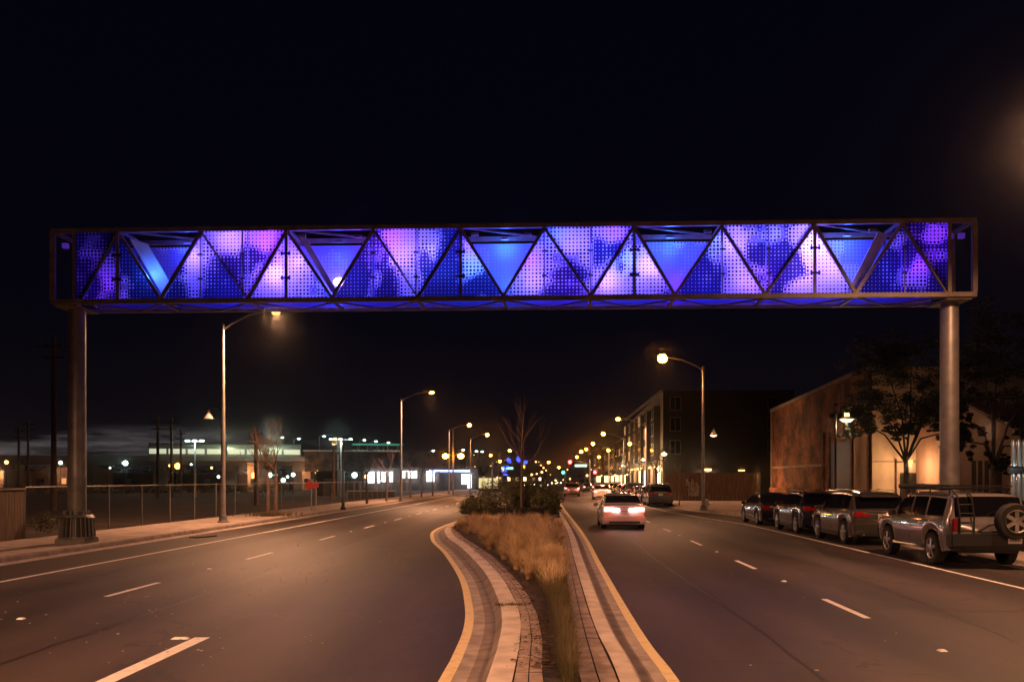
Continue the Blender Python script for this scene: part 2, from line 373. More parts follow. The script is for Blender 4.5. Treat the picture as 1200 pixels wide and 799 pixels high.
# ------------------------------------------------------------------ world: night sky, faint cloud bank low on the left
w = bpy.data.worlds.new("World"); sc.world = w; w.use_nodes = True
nt = w.node_tree; bg = nt.nodes['Background']
tc = N(nt, 'ShaderNodeTexCoord'); sep = N(nt, 'ShaderNodeSeparateXYZ'); nt.links.new(tc.outputs['Generated'], sep.inputs[0])
gr = N(nt, 'ShaderNodeValToRGB'); e = gr.color_ramp.elements
e[0].position = 0.0; e[0].color = (0.0036, 0.0026, 0.0036, 1)
e[1].position = 0.75; e[1].color = (0.0006, 0.0007, 0.0032, 1)
e2 = e.new(0.18); e2.color = (0.0012, 0.0010, 0.0030, 1)
nt.links.new(sep.outputs[2], gr.inputs[0])
mp = N(nt, 'ShaderNodeMapping'); mp.inputs['Scale'].default_value = (2.6, 2.6, 26); nt.links.new(tc.outputs['Generated'], mp.inputs[0])
cn = N(nt, 'ShaderNodeTexNoise'); cn.inputs['Scale'].default_value = 2.6; cn.inputs['Detail'].default_value = 9; cn.inputs['Roughness'].default_value = 0.6
nt.links.new(mp.outputs[0], cn.inputs['Vector'])
cr = N(nt, 'ShaderNodeValToRGB'); cr.color_ramp.elements[0].position = 0.45; cr.color_ramp.elements[0].color = (0, 0, 0, 1)
cr.color_ramp.elements[1].position = 0.70; cr.color_ramp.elements[1].color = (0.10, 0.088, 0.09, 1); nt.links.new(cn.outputs['Fac'], cr.inputs[0])
def wmr(src, a, b_, c, d):
    m = N(nt, 'ShaderNodeMapRange', interpolation_type='SMOOTHSTEP'); m.inputs['From Min'].default_value = a; m.inputs['From Max'].default_value = b_
    m.inputs['To Min'].default_value = c; m.inputs['To Max'].default_value = d; nt.links.new(src, m.inputs['Value']); return m.outputs[0]
def wmul(a, b_):
    m = N(nt, 'ShaderNodeMath', operation='MULTIPLY'); nt.links.new(a, m.inputs[0]); nt.links.new(b_, m.inputs[1]); return m.outputs[0]
band = wmul(wmr(sep.outputs[2], 0.005, 0.028, 0, 1), wmr(sep.outputs[2], 0.036, 0.058, 1, 0))
side = wmr(sep.outputs[0], -0.26, -0.16, 1, 0)
mask = wmul(band, side)
mix = N(nt, 'ShaderNodeMix', data_type='RGBA', blend_type='ADD'); nt.links.new(mask, mix.inputs['Factor'])
nt.links.new(gr.outputs[0], mix.inputs['A']); nt.links.new(cr.outputs[0], mix.inputs['B'])
# the physical sky far after sunset adds almost nothing; it keeps the blue tint of the zenith
sky = N(nt, 'ShaderNodeTexSky', sky_type='NISHITA'); sky.sun_disc = False; sky.sun_elevation = R(-6); sky.sun_rotation = R(250)
sm = N(nt, 'ShaderNodeMix', data_type='RGBA', blend_type='ADD'); sm.inputs['Factor'].default_value = 0.004
nt.links.new(mix.outputs['Result'], sm.inputs['A']); nt.links.new(sky.outputs[0], sm.inputs['B'])
nt.links.new(sm.outputs['Result'], bg.inputs['Color']); bg.inputs['Strength'].default_value = 1.0

# ------------------------------------------------------------------ ground, road, kerbs
g = MB(); g.quad((-900, -60, -0.03), (900, -60, -0.03), (900, 1600, -0.03), (-900, 1600, -0.03)); struct(g.build('ground', M['dirt']))
def strip(pa, pb, z=None):
    m = MB()
    for (a, b), (c, d) in zip(zip(pa, pb), zip(pa[1:], pb[1:])): m.quad(a, b, d, c)
    return m
ys = [-25, 0, 8, 15, 25, 35, 45, 60, 90, 140, 220, 400, 700]
LK = -13.35                                        # left kerb line
rk = [(-30, 11.15), (45, 11.15), (49, 10.9), (53, 9.9), (57, 9.3), (62, 9.1), (700, 9.1)]   # right kerb line bulges out at the driveway
ysr = sorted(set(ys+[45, 47, 49, 51, 53, 55, 57, 62]))
struct(strip([rd(LK-0.5, y, 0) for y in ysr], [rd(interp(rk, y)+0.5, y, 0) for y in ysr]).build('road', M['asphalt']))

def sweep(path, prof, closed=False):
    """path: ground points; prof: (offset to the right of travel, height) -> strips"""
    pts = [Vector(p) for p in path]; rows = []
    for i, p in enumerate(pts):
        t = (pts[min(i+1, len(pts)-1)]-pts[max(i-1, 0)]); t.z = 0; t.normalize()
        nrm = Vector((t.y, -t.x, 0))
        rows.append([p+nrm*o+Vector((0, 0, z)) for o, z in prof])
    m = MB()
    for r0, r1 in zip(rows, rows[1:]):
        for k in range(len(prof)-1): m.quad(r0[k], r0[k+1], r1[k+1], r1[k])
    return m
def kerbprof(w=0.18, h=0.14):
    return [(0, 0.0), (0.02, h-0.03), (0.05, h), (w, h)]
lp = [rd(LK, y) for y in ys]
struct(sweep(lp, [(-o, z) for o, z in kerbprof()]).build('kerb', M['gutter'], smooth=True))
struct(sweep(lp, [(0.0, 0.006), (0.42, 0.004)]).build('gutter', M['gutter_light']))
rp = [rd(interp(rk, y), y) for y in ysr]
struct(sweep(rp, kerbprof()).build('kerb', M['gutter_light'], smooth=True))
struct(sweep(rp, [(-0.42, 0.004), (0.0, 0.006)]).build('gutter', M['gutter_light']))

def sidewalk_mat():
    m = M['concrete'].copy(); m.name = 'sidewalk_concrete'; nt = m.node_tree; b = nt.nodes['Principled BSDF']
    src = b.inputs['Base Color'].links[0].from_socket
    tc = N(nt, 'ShaderNodeTexCoord'); mp = N(nt, 'ShaderNodeMapping'); mp.inputs['Rotation'].default_value = (0, 0, -YAW)
    nt.links.new(tc.outputs['Object'], mp.inputs[0]); sep = N(nt, 'ShaderNodeSeparateXYZ'); nt.links.new(mp.outputs[0], sep.inputs[0])
    ls = []
    for ax in (0, 1):
        d = N(nt, 'ShaderNodeMath', operation='DIVIDE'); d.inputs[1].default_value = 1.55; nt.links.new(sep.outputs[ax], d.inputs[0])
        f = N(nt, 'ShaderNodeMath', operation='FRACT'); nt.links.new(d.outputs[0], f.inputs[0])
        l = N(nt, 'ShaderNodeMath', operation='LESS_THAN'); l.inputs[1].default_value = 0.012; nt.links.new(f.outputs[0], l.inputs[0]); ls.append(l)
    mm = N(nt, 'ShaderNodeMath', operation='MAXIMUM'); nt.links.new(ls[0].outputs[0], mm.inputs[0]); nt.links.new(ls[1].outputs[0], mm.inputs[1])
    mx = N(nt, 'ShaderNodeMix', data_type='RGBA'); nt.links.new(mm.outputs[0], mx.inputs['Factor']); nt.links.new(src, mx.inputs['A']); mx.inputs['B'].default_value = (0.09, 0.075, 0.07, 1)
    nt.links.new(mx.outputs['Result'], b.inputs['Base Color'])
    return m
M['sidewalk'] = sidewalk_mat()
M['tar'] = surf('tar', (0.016, 0.013, 0.012), None, 0.5, 5)
struct(strip([rd(-16.8, y, 0.138) for y in ys], [rd(LK-0.175, y, 0.138) for y in ys]).build('sidewalk', M['sidewalk']))
struct(strip([rd(interp(rk, y)+0.175, y, 0.138) for y in ysr], [rd(19.5, y, 0.138) for y in ysr]).build('sidewalk', M['sidewalk']))

# ------------------------------------------------------------------ road paint
def stripe(off, y0, y1, w, z=0.004):
    n = max(1, int((y1-y0)/8)); m = MB()
    for i in range(n):
        a, b = lerp(y0, y1, i/n), lerp(y0, y1, (i+1)/n)
        oa = off(a) if callable(off) else off; ob = off(b) if callable(off) else off
        m.quad(rd(oa-w/2, a, z), rd(oa+w/2, a, z), rd(ob+w/2, b, z), rd(ob-w/2, b, z))
    return m
struct(stripe(-10.95, -10, 300, 0.12).build('edge_line', M['paint_white']))
pk = [(-20, 8.85), (40, 8.85), (46, 8.3), (52, 7.45), (58, 7.25), (400, 7.25)]
struct(stripe(lambda y: interp(pk, y), -8, 300, 0.11).build('parking_line', M['paint_white']))
struct(stripe(-4.5, -8, 11.65, 0.2).build('turn_lane_line', M['paint_white']))
md = MB(); mr = MB()
for k in range(-2, 34):
    for off, s0 in ((4.67, 13.25), (-7.75, 15.7)):
        a = s0+7.27*k
        q = stripe(off, a, a+2.12, 0.11); n = len(md.v); md.v += q.v; md.f += [tuple(i+n for i in f) for f in q.f]
        if k < 8:
            p = rd(off, a+4.75, 0.012); mr.box(p, (0.10, 0.10, 0.02), taper=0.6)
mr.box(rd(-4.75, 11.55, 0.012), (0.22, 0.10, 0.02), taper=0.7)
struct(md.build('lane_dashes', M['paint_white'])); struct(mr.build('road_studs', M['paint_white']))
# tar seams and a darker repaired strip
sm_ = MB(); rs_ = random.Random(17)
def seam(pts, w):
    pts = smooth_path([Vector(p) for p in pts], 6)
    L_, R_ = [], []
    for i, p in enumerate(pts):
        t = (pts[min(i+1, len(pts)-1)]-pts[max(i-1, 0)]).normalized(); n_ = Vector((t.y, -t.x, 0)); ww = w*rs_.uniform(.5, 1.2)/2; o_ = n_*rs_.uniform(-.03, .03)
        L_.append(p-n_*ww+o_+Vector((0, 0, .003))); R_.append(p+n_*ww+o_+Vector((0, 0, .003)))
    for a, b_, c_, d_ in zip(L_, R_, R_[1:], L_[1:]): sm_.quad(a, b_, c_, d_)
def smooth_path(pts, n=6):
    out = []; P = [pts[0]]+pts+[pts[-1]]
    for i in range(1, len(P)-2):
        for k in range(n):
            t = k/n; a, b, c, d = P[i-1], P[i], P[i+1], P[i+2]
            out.append(0.5*((2*b)+(-a+c)*t+(2*a-5*b+4*c-d)*t*t+(-a+3*b-3*c+d)*t**3))
    out.append(pts[-1]); return out
seam([at(x_, y_) for x_, y_ in ((800, 612), (880, 640), (960, 662), (1060, 698), (1195, 752))], .05)
seam([rd(-6.1+rs_.uniform(-.12, .12), y_) for y_ in range(9, 90, 5)], .045)
seam([rd(2.75+rs_.uniform(-.1, .1), y_) for y_ in range(9, 90, 6)], .04)
seam([rd(-9.4+rs_.uniform(-.1, .1), y_) for y_ in range(9, 70, 6)], .04)
for (xa, xb, y_) in ((-10.8, -7.9, 19), (-7.4, -3.0, 26.5), (2.2, 4.4, 17.5), (4.9, 8.6, 24), (-4.4, -2.2, 13.5), (5.2, 8.4, 14.2), (-10.6, -6.5, 38)):
    seam([(lerp(xa, xb, k/6), y_+rs_.uniform(-.35, .35), 0) for k in range(7)], .03)
struct(sm_.build('tar_seam', M['tar']))
# bicycle symbol, faded, in the right lane
bk = MB()
bc = at(838, 611); bY, bX = bc.y, bc.x
def ring(c, r, wd, m, sy=1.0, n=14):
    for i in range(n):
        a, b = 2*math.pi*i/n, 2*math.pi*(i+1)/n
        f = lambda t, q: (c[0]+q*math.cos(t), c[1]+q*math.sin(t)*sy, 0.005)
        m.quad(f(a, r-wd), f(a, r), f(b, r), f(b, r-wd))
def fl(m, a, b, wd):
    a, b = Vector((*a, 0.005)), Vector((*b, 0.005)); t = (b-a).normalized(); s = Vector((t.y, -t.x, 0))*wd/2
    m.quad(a-s, a+s, b+s, b-s)
ring((bX-0.45, bY), 0.32, 0.09, bk, 1.8); ring((bX+0.45, bY), 0.32, 0.09, bk, 1.8)
fl(bk, (bX-0.45, bY), (bX-0.15, bY+0.9), 0.09); fl(bk, (bX-0.15, bY+0.9), (bX+0.35, bY+0.9), 0.09); fl(bk, (bX+0.45, bY), (bX+0.3, bY+1.2), 0.09)
for d in (2.2, 3.0): fl(bk, (bX-0.5, bY+d-0.4), (bX, bY+d+0.3), 0.16); fl(bk, (bX, bY+d+0.3), (bX+0.5, bY+d-0.4), 0.16)
struct(bk.build('bicycle_marking', M['paint_faded']))
# grit, chips and small litter on the asphalt
lit = MB(); rr = random.Random(5)
for i in range(230):
    if rr.random() < 0.55: p = Vector((rr.gauss(-5.0, 1.6)+0.0, rr.uniform(9.5, 24), 0))
    else: p = Vector((rr.uniform(-12, 11), rr.uniform(9, 34), 0))
    if -1.9 < p.x < 2.6: continue
    a = rr.uniform(0, 3); s = rr.uniform(0.008, 0.03)
    lit.box(p+Vector((0, 0, 0.006)), (s, s*rr.uniform(0.5, 1.4), 0.008), Matrix.Rotation(a, 3, 'Z'))
tag(lit.build('road_grit', M['gutter_light']), 'pale grit and chips scattered over the asphalt', 'grit', kind='stuff')

# ------------------------------------------------------------------ median island
def smooth_path(pts, n=6):
    out = []
    P = [pts[0]]+pts+[pts[-1]]
    for i in range(1, len(P)-2):
        for k in range(n):
            t = k/n; a, b, c, d = P[i-1], P[i], P[i+1], P[i+2]
            out.append(0.5*((2*b)+(-a+c)*t+(2*a-5*b+4*c-d)*t*t+(-a+3*b-3*c+d)*t**3))
    out.append(pts[-1]); return out
lo = [Vector((-1.15, 1.5, 0)), Vector((-0.95, 5, 0)), at(516, 793.6), at(531, 766), at(543, 736), at(544.5, 709), at(537, 676), at(519, 647.5), Vector((-2.75, 30.5, 0)), at(510, 620), at(543, 607.5), rd(-4.2, 60), rd(-4.0, 80), rd(-4, 100), rd(-4, 128)]
ro = [Vector((1.45, 1.5, 0)), Vector((1.55, 5, 0)), at(795, 796), at(750, 736), at(705, 661), Vector((2.75, 35, 0)), at(660, 593.5), rd(1.0, 90), rd(1.0, 128)]
lo, ro = smooth_path(lo), smooth_path(ro)
prof_mark = [(0, 0.004), (0.13, 0.004)]
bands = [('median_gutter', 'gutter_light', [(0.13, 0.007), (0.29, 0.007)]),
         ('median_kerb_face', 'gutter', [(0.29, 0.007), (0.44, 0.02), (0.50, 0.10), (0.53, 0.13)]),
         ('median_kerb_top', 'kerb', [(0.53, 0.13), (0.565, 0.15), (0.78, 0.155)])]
lin, rin = [], []
for path, sgn in ((lo, 1), (ro, -1)):
    struct(sweep(path, [(sgn*o, z) for o, z in prof_mark]).build('median_edge_line', M['paint_yellow']))
    for nm, mt, pf in bands:
        k = 0.82 if sgn < 0 else 1.0
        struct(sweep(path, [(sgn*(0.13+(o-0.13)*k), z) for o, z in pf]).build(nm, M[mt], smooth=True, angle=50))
# pavers: rows of individual blocks inside the kerb
def offset_pt(path, i, d):
    t = (path[min(i+1, len(path)-1)]-path[max(i-1, 0)]); t.normalize()
    return path[i]+Vector((t.y, -t.x, 0))*d
def resample(path, step):
    out = [path[0].copy()]; acc = 0
    for a, b in zip(path, path[1:]):
        L = (b-a).length
        while acc+L >= step:
            t = (step-acc)/L; a = a.lerp(b, t); out.append(a.copy()); L = (b-a).length; acc = 0
        acc += L
    return out
bedL = [at(636, 799, .15), at(636, 739, .15), at(627, 709, .15), at(606, 679, .15), at(579, 652, .15), at(545, 630, .15), at(530, 618, .15), at(545, 604.5, .15), rd(-3.1, 60, .15), rd(-3.0, 128, .15)]
bedR = [at(678.5, 799, .15), at(672, 742, .15), at(666, 694, .15), at(661.5, 655, .15), at(660, 625, .15), at(654, 605, .15), rd(0.2, 60, .15), rd(0.1, 128, .15)]
bedL = [Vector((bedL[0].x, 2, .15))]+bedL; bedR = [Vector((bedR[0].x, 2, .15))]+bedR
def xat(path, y): return interp([(p.y, p.x) for p in path], y)
pv = MB(); rr = random.Random(2)
for path, sgn, inner in ((lo, 1, bedL), (ro, -1, bedR)):
    rs = resample(path, 1.85)
    for i in range(len(rs)-1):
        if rs[i].y > 75: break
        d0 = 0.79 if sgn > 0 else 0.675
        a0, b0 = offset_pt(rs, i, sgn*d0), offset_pt(rs, i+1, sgn*d0)
        a1, b1 = Vector((xat(inner, a0.y), a0.y, 0)), Vector((xat(inner, b0.y), b0.y, 0))
        nrow = 2
        for r_ in range(nrow):
            g_ = 0.005
            def q(t, u):
                return a0.lerp(a1, t).lerp(b0.lerp(b1, t), u)
            t0, t1 = r_/nrow+0.02, (r_+1)/nrow-0.02
            if (a1-a0).length > 3.5: continue
            if (a1.x-a0.x)*sgn < 0.1: continue
            zt = 0.152+rr.uniform(-0.003, 0.003)
            pv.quad(q(t0, g_)+Vector((0, 0, zt)), q(t1, g_)+Vector((0, 0, zt)), q(t1, 1-g_)+Vector((0, 0, zt)), q(t0, 1-g_)+Vector((0, 0, zt)))
struct(pv.build('median_paving', M['paver']))
# base under the pavers (dark joints) and the planted bed
yy = [1.5]+[2+i*1.0 for i in range(60)]+[70, 90, 128]
base = MB()
for path, sgn in ((lo, 1), (ro, -1)):
    pass
lx = lambda y: xat([offset_pt(lo, i, 0.70) for i in range(len(lo))], y)
rx = lambda y: xat([offset_pt(ro, i, -0.60) for i in range(len(ro))], y)
struct(strip([Vector((lx(y), y, 0.142)) for y in yy], [Vector((rx(y), y, 0.142)) for y in yy]).build('median_bedding', M['joint']))
struct(strip([Vector((xat(bedL, y), y, 0.16)) for y in yy], [Vector((xat(bedR, y), y, 0.16)) for y in yy]).build('planting_bed', M['mulch']))

# fallen leaves and mulch on the bed edge and paving
fm = MB(); rr = random.Random(8)
for i in range(2600):
    y = 9+rr.random()**1.5*30
    xl, xr = xat(bedL, y), xat(bedR, y)
    if rr.random() < 0.8: x = xl+rr.gauss(0.06, 0.12)
    elif rr.random() < 0.5: x = rr.uniform(xl, xr)
    else: x = rr.uniform(lx(y), xl)
    s = rr.uniform(0.012, 0.035); rot = Matrix.Rotation(rr.uniform(0, 6.3), 3, 'Z') @ Matrix.Rotation(rr.uniform(-.7, .7), 3, 'X')
    c = Vector((x, y, 0.168+rr.uniform(0, 0.012)))
    fm.poly([c+rot @ Vector(p) for p in ((-s, 0, 0), (0, -s*.5, 0.003), (s, 0, 0), (0, s*.5, 0.003))])
tag(fm.build('fallen_leaves', M['leaf_dead']), 'brown fallen leaves lying along the edge of the median bed', 'leaves', kind='stuff')

def blades(m, base, n, h, spread, wd, rr, droop=0.5, segs=3):
    for _ in range(n):
        a = rr.uniform(0, 2*math.pi); lean = rr.random()**0.7*spread
        hh = h*rr.uniform(0.6, 1.1)
        d = Vector((math.cos(a), math.sin(a), 0)); s = Vector((-d.y, d.x, 0))*wd/2
        b0 = base+d*rr.uniform(0, 0.06)
        pts = []
        for k in range(segs+1):
            t = k/segs
            pts.append(b0+d*lean*t*t+Vector((0, 0, hh*(t-droop*t*t*lean))))
        n0 = len(m.v)
        for k, p in enumerate(pts):
            wk = 1-0.85*k/segs
            m.v += [p-s*wk, p+s*wk]
        for k in range(segs): m.f.append((n0+2*k, n0+2*k+1, n0+2*k+3, n0+2*k+2))
# tall dry ornamental grass, then the green strip nearer to us
rr = random.Random(21)
gt = MB(); gg = MB(); gf = MB()
for i in range(185):
    y = rr.uniform(16.5, 42)
    xl, xr = xat(bedL, y)+0.14, xat(bedR, y)-0.03
    x = rr.uniform(xl, xr)
    c = Vector((x, y, 0.15))
    dist = min(x-xl, xr-x); hh = lerp(0.38, 0.66, min(1, dist/0.7))*rr.uniform(0.62, 1.3)*min(1, 0.45+(y-16.5)/5)*(0.62 if y > 35.5 else 1)
    blades(gt, c, 150, hh, hh*0.95, 0.008+0.0003*y, rr, 0.7)
for i in range(900):
    y = 8.3+10.5*rr.random()
    xl, xr = xat(bedL, y)+0.22, xat(bedR, y)-0.02
    x = lerp(rr.uniform(xl, xr), xr-0.15, 0.2)
    blades(gg, Vector((x, y, 0.15)), 16, rr.uniform(0.16, 0.34), 0.16, 0.006, rr)
for i in range(90):
    y = rr.uniform(15, 22); xl, xr = xat(bedL, y)+0.3, xat(bedR, y)-0.05
    blades(gt, Vector((rr.uniform(xl, xr), y, 0.15)), 18, 0.45, 0.3, 0.008, rr)
tag(gt.build('dry_grass', M['grass_tan']), 'tall tan ornamental grass in plumes filling the median bed', 'grass', kind='stuff')
tag(gg.build('green_grass', M['grass_green']), 'short dark green grass strip between the median pavers', 'grass', kind='stuff')
# weed growing across the pavers
wd_ = MB()
for i in range(46):
    t = rr.random(); p = at(lerp(582, 624, t), 708.5+rr.uniform(-1, 1), .155); blades(wd_, p, 5, 0.05, 0.08, 0.008, rr)
tag(wd_.build('weed', M['grass_green']), 'low weed creeping across the left median pavers', 'weed')

def leafy(m, rng, c, rad, n, size, noise=0.25, shell=0.55):
    c = Vector(c)
    for _ in range(n):
        d = Vector((rng.gauss(0, 1), rng.gauss(0, 1), rng.gauss(0, 1))).normalized()
        r = (shell+(1-shell)*rng.random()**0.5)*(1+rng.uniform(-noise, noise)*0.5)
        p = c+Vector((d.x*rad[0], d.y*rad[1], d.z*rad[2]))*r
        if p.z < 0.1: p.z = 0.1+rng.random()*0.2
        s = size*rng.uniform(0.6, 1.3)
        rot = Matrix.Rotation(rng.uniform(0, 6.3), 3, 'Z') @ Matrix.Rotation(rng.uniform(-1.2, 1.2), 3, 'X')
        m.poly([p+rot @ Vector(q) for q in ((-s, 0, 0), (0, -s*.38, s*.1), (s, 0, 0), (0, s*.38, s*.1))])
def shrub(name, label, loc, blobs, n, size, seed, mat='leaf_shrub'):
    rng = random.Random(seed)
    t = thing(name, label, 'shrub', loc, 0, 'shrubs in the median bed')
    m = MB()
    for (c, rad, fr) in blobs:
        leafy(m, rng, c, rad, int(n*fr), size)
        for k in range(26):   # sprays sticking out of the outline
            d = Vector((rng.gauss(0, 1), rng.gauss(0, 1), abs(rng.gauss(0.4, 0.8)))).normalized()
            tip = Vector(c)+Vector((d.x*rad[0], d.y*rad[1], d.z*rad[2]))*rng.uniform(0.95, 1.22)
            leafy(m, rng, tip, (0.16, 0.16, 0.2), 22, size, shell=0.1)
    m.build('foliage', M[mat], t)
    s = MB()
    for k in range(7):
        a = rng.uniform(0, 6.3); s.tube([(0, 0, 0), (math.cos(a)*0.3, math.sin(a)*0.3, 0.4), (math.cos(a)*0.8, math.sin(a)*0.6, 0.9)], [0.035, 0.025, 0.01], 5)
    s.build('stems', M['bark'], t)
    return t
shrub('shrub', 'broad dark green shrub mound behind the bare median tree', pz(606, 600, 49)*1 + Vector((0, 0, -pz(606, 600, 49).z+0.15)),
      [((-0.5, 0, 0.85), (1.7, 1.5, 1.05), 0.5), ((1.1, 0.4, 0.85), (1.4, 1.3, 1.0), 0.5)], 11000, 0.07, 1)
shrub('shrub', 'low spreading shrub at the left end of the median hedge mass', Vector(((563-600)/F*46, 46, 0.15)),
      [((0, 0, 0.45), (1.0, 1.2, 0.6), 0.6), ((-0.55, 0.2, 0.3), (0.5, 0.8, 0.4), 0.4)], 4200, 0.07, 2)
shrub('shrub', 'rounded shrub nearest the right yellow line of the median', Vector(((640-600)/F*46, 46, 0.15)),
      [((0, 0, 0.55), (0.75, 1.2, 0.72), 1.0)], 4200, 0.07, 3)
shrub('shrub', 'far shrub topping the median planting beneath the oncoming headlights', Vector(((618-600)/F*62, 62, 0.15)),
      [((0, 0, 0.7), (2.0, 3, 0.85), 1.0)], 3500, 0.09, 4)

# low black guard frame round the median tree
tp = at(611.5, 611); tp.z = 0.15
t = thing('tree_guard', 'low black open metal guard at the foot of the median tree', 'tree guard', (tp.x+0.1, tp.y-0.6, 0.15), 0)
gfr = MB()
for s in (-0.9, -0.3, 0.3, 0.9):
    for y in (0, 0.9): gfr.bar((s, y, 0), (s, y, 0.5), 0.05)
gfr.bar((-0.93, 0, 0.5), (0.93, 0, 0.5), 0.05, 0.05); gfr.bar((-0.93, 0.9, 0.5), (0.93, 0.9, 0.5), 0.05, 0.05)
for s in (-0.9, 0.9): gfr.bar((s, 0, 0.5), (s, 0.9, 0.5), 0.05, 0.05)
gfr.build('frame', M['black_metal'], t)
gp = MB()
for i in range(3):
    x0 = -0.9+0.6*i
    gp.bx(x0+0.03, x0+0.57, 0.0, 0.02, 0.04, 0.46)
gp.build('panel', M['black_metal'], t)
gs = MB()
for i in range(9): gs.box((-0.82+0.205*i, -0.035, 0.5), (0.06, 0.03, 0.03))
for i in range(3):
    gs.bar((-0.85+0.6*i, -0.01, 0.08), (-0.4+0.6*i, -0.01, 0.42), 0.012, 0.012); gs.bar((-0.4+0.6*i, -0.01, 0.08), (-0.85+0.6*i, -0.01, 0.42), 0.012, 0.012)
gs.build('reflectors', M['galv'], t)

# ------------------------------------------------------------------ bare trees
def branch(m, p, d, L, r, depth, rng, spread=0.5, up=0.25, kmin=2, kmax=3, wob=0.12):
    pts = [p.copy()]; rs = [r]; n = 4; q = p.copy(); dd = d.copy()
    for i in range(n):
        dd = (dd+Vector((rng.gauss(0, wob), rng.gauss(0, wob), rng.gauss(0, wob)+up*0.12))).normalized()
        q = q+dd*L/n; pts.append(q.copy()); rs.append(lerp(r, r*0.55, (i+1)/n))
    m.tube(pts, rs, 6 if r > 0.02 else 4, cap=False)
    if depth <= 0: return
    for k in range(rng.randint(kmin, kmax)):
        i = rng.randint(1, n); s = Vector((rng.gauss(0, 1), rng.gauss(0, 1), rng.gauss(0, 0.4))).normalized()
        nd = (dd+s*spread+Vector((0, 0, up))).normalized()
        branch(m, pts[i], nd, L*rng.uniform(0.55, 0.8), rs[i]*0.62, depth-1, rng, spread, up, kmin, kmax, wob)
    branch(m, pts[-1], dd, L*0.7, rs[-1]*0.9, depth-1, rng, spread, up, kmin, kmax, wob)
def bare_tree(label, loc, trunk_h, r, L, depth, seed, group=None, trunks=((0, 0),), spread=0.5, up=0.3, name='bare_tree'):
    rng = random.Random(seed)
    t = thing(name, label, 'tree', loc, 0, group)
    tr = MB(); br = MB()
    for (ox, oy) in trunks:
        top = Vector((ox*1.2+rng.gauss(0, .03), oy, trunk_h))
        tr.tube([(ox, oy, -0.05), (ox, oy, trunk_h*0.35), (ox+rng.gauss(0, 0.02), oy, trunk_h*0.7), top], [r*1.25, r, r*0.9, r*0.8], 9)
        for k in range(3): branch(br, top-Vector((0, 0, 0.1*k)), (Vector((rng.gauss(0, spread), rng.gauss(0, spread), 1))).normalized(), L*rng.uniform(0.8, 1.1), r*0.62, depth, rng, spread, up)
    tr.build('trunk', M['bark'], t, smooth=True); br.build('branches', M['bark'], t, smooth=True)
    return t
mt_ = thing('bare_tree', 'slender leafless tree standing in the middle of the median bed', 'tree', tp)
rng = random.Random(15); tr_ = MB(); br_m = MB()
lead = [(0, 0, -.05), (0.0, 0, 1.2), (0.02, 0, 2.4), (0.0, 0, 3.4), (0.06, 0, 4.3), (0.10, 0, 5.1), (0.13, 0, 5.9)]
tr_.tube(lead, [0.085, 0.07, 0.062, 0.05, 0.035, 0.02, 0.008], 9)
for k in range(17):
    z = lerp(2.3, 5.3, k/16); p = Vector((interp([(a[2], a[0]) for a in lead], z), 0, z)); an = rng.uniform(0, 6.3)
    branch(br_m, p, Vector((math.cos(an)*0.75, math.sin(an)*0.75, 0.9)).normalized(), lerp(1.25, 0.45, k/16), lerp(0.026, 0.010, k/16), 2, rng, 0.45, 0.35, 1, 3, 0.1)
tr_.build('trunk', M['bark'], mt_, smooth=True); br_m.build('branches', M['bark'], mt_, smooth=True)
bare_tree('two stemmed leafless tree in a weedy pit on the left sidewalk', at(320, 604, 0.14), 2.3, 0.095, 1.25, 4, 4, None, ((-0.25, 0), (0.12, 0.1)), 0.5, 0.35)
# weeds at its foot
m = MB()
for i in range(120):
    p = at(320, 604, .14)+Vector((rr.gauss(0, 0.6), rr.gauss(0, 0.5), 0)); blades(m, p, 8, 0.22, 0.2, 0.02, rr)
tag(m.build('weeds', M['grass_green']), 'weeds growing around the two stemmed sidewalk tree', 'weeds', kind='stuff')
side_trees = [(430, 590, 'thin leafless sidewalk tree just past the red signs'), (453, 587, 'leafless sapling left of the second tall left street lamp'),
              (481, 583.5, 'leafless sidewalk tree right of the second tall left street lamp'), (494, 582, 'young leafless tree before the bright station lights'),
              (507, 580.5, 'small leafless tree left of the twin headed lamp post')]
for i, (x, y, lb) in enumerate(side_trees):
    bare_tree(lb, at(x, y, .14), 2.4, 0.09, 1.0, 2, 30+i, 'leafless trees along the left sidewalk', spread=0.5)
# leafless trees along the right far sidewalk
for i, (off, Y, lb) in enumerate([(11.3, 96, 'leafless street tree before the apartment block corner'), (11.3, 112, 'leafless street tree beside the lit shopfronts'),
                                  (11.3, 128, 'leafless street tree midway along the apartment shopfronts'), (11.3, 146, 'leafless street tree near the far end of the apartment block'),
                                  (11.3, 170, 'leafless street tree past the apartment block'), (11.3, 200, 'furthest leafless street tree on the right sidewalk')]):
    bare_tree(lb, rd(off, Y, .14), 2.6, 0.12, 1.5, 3, 50+i, 'leafless trees along the right sidewalk', spread=0.5)

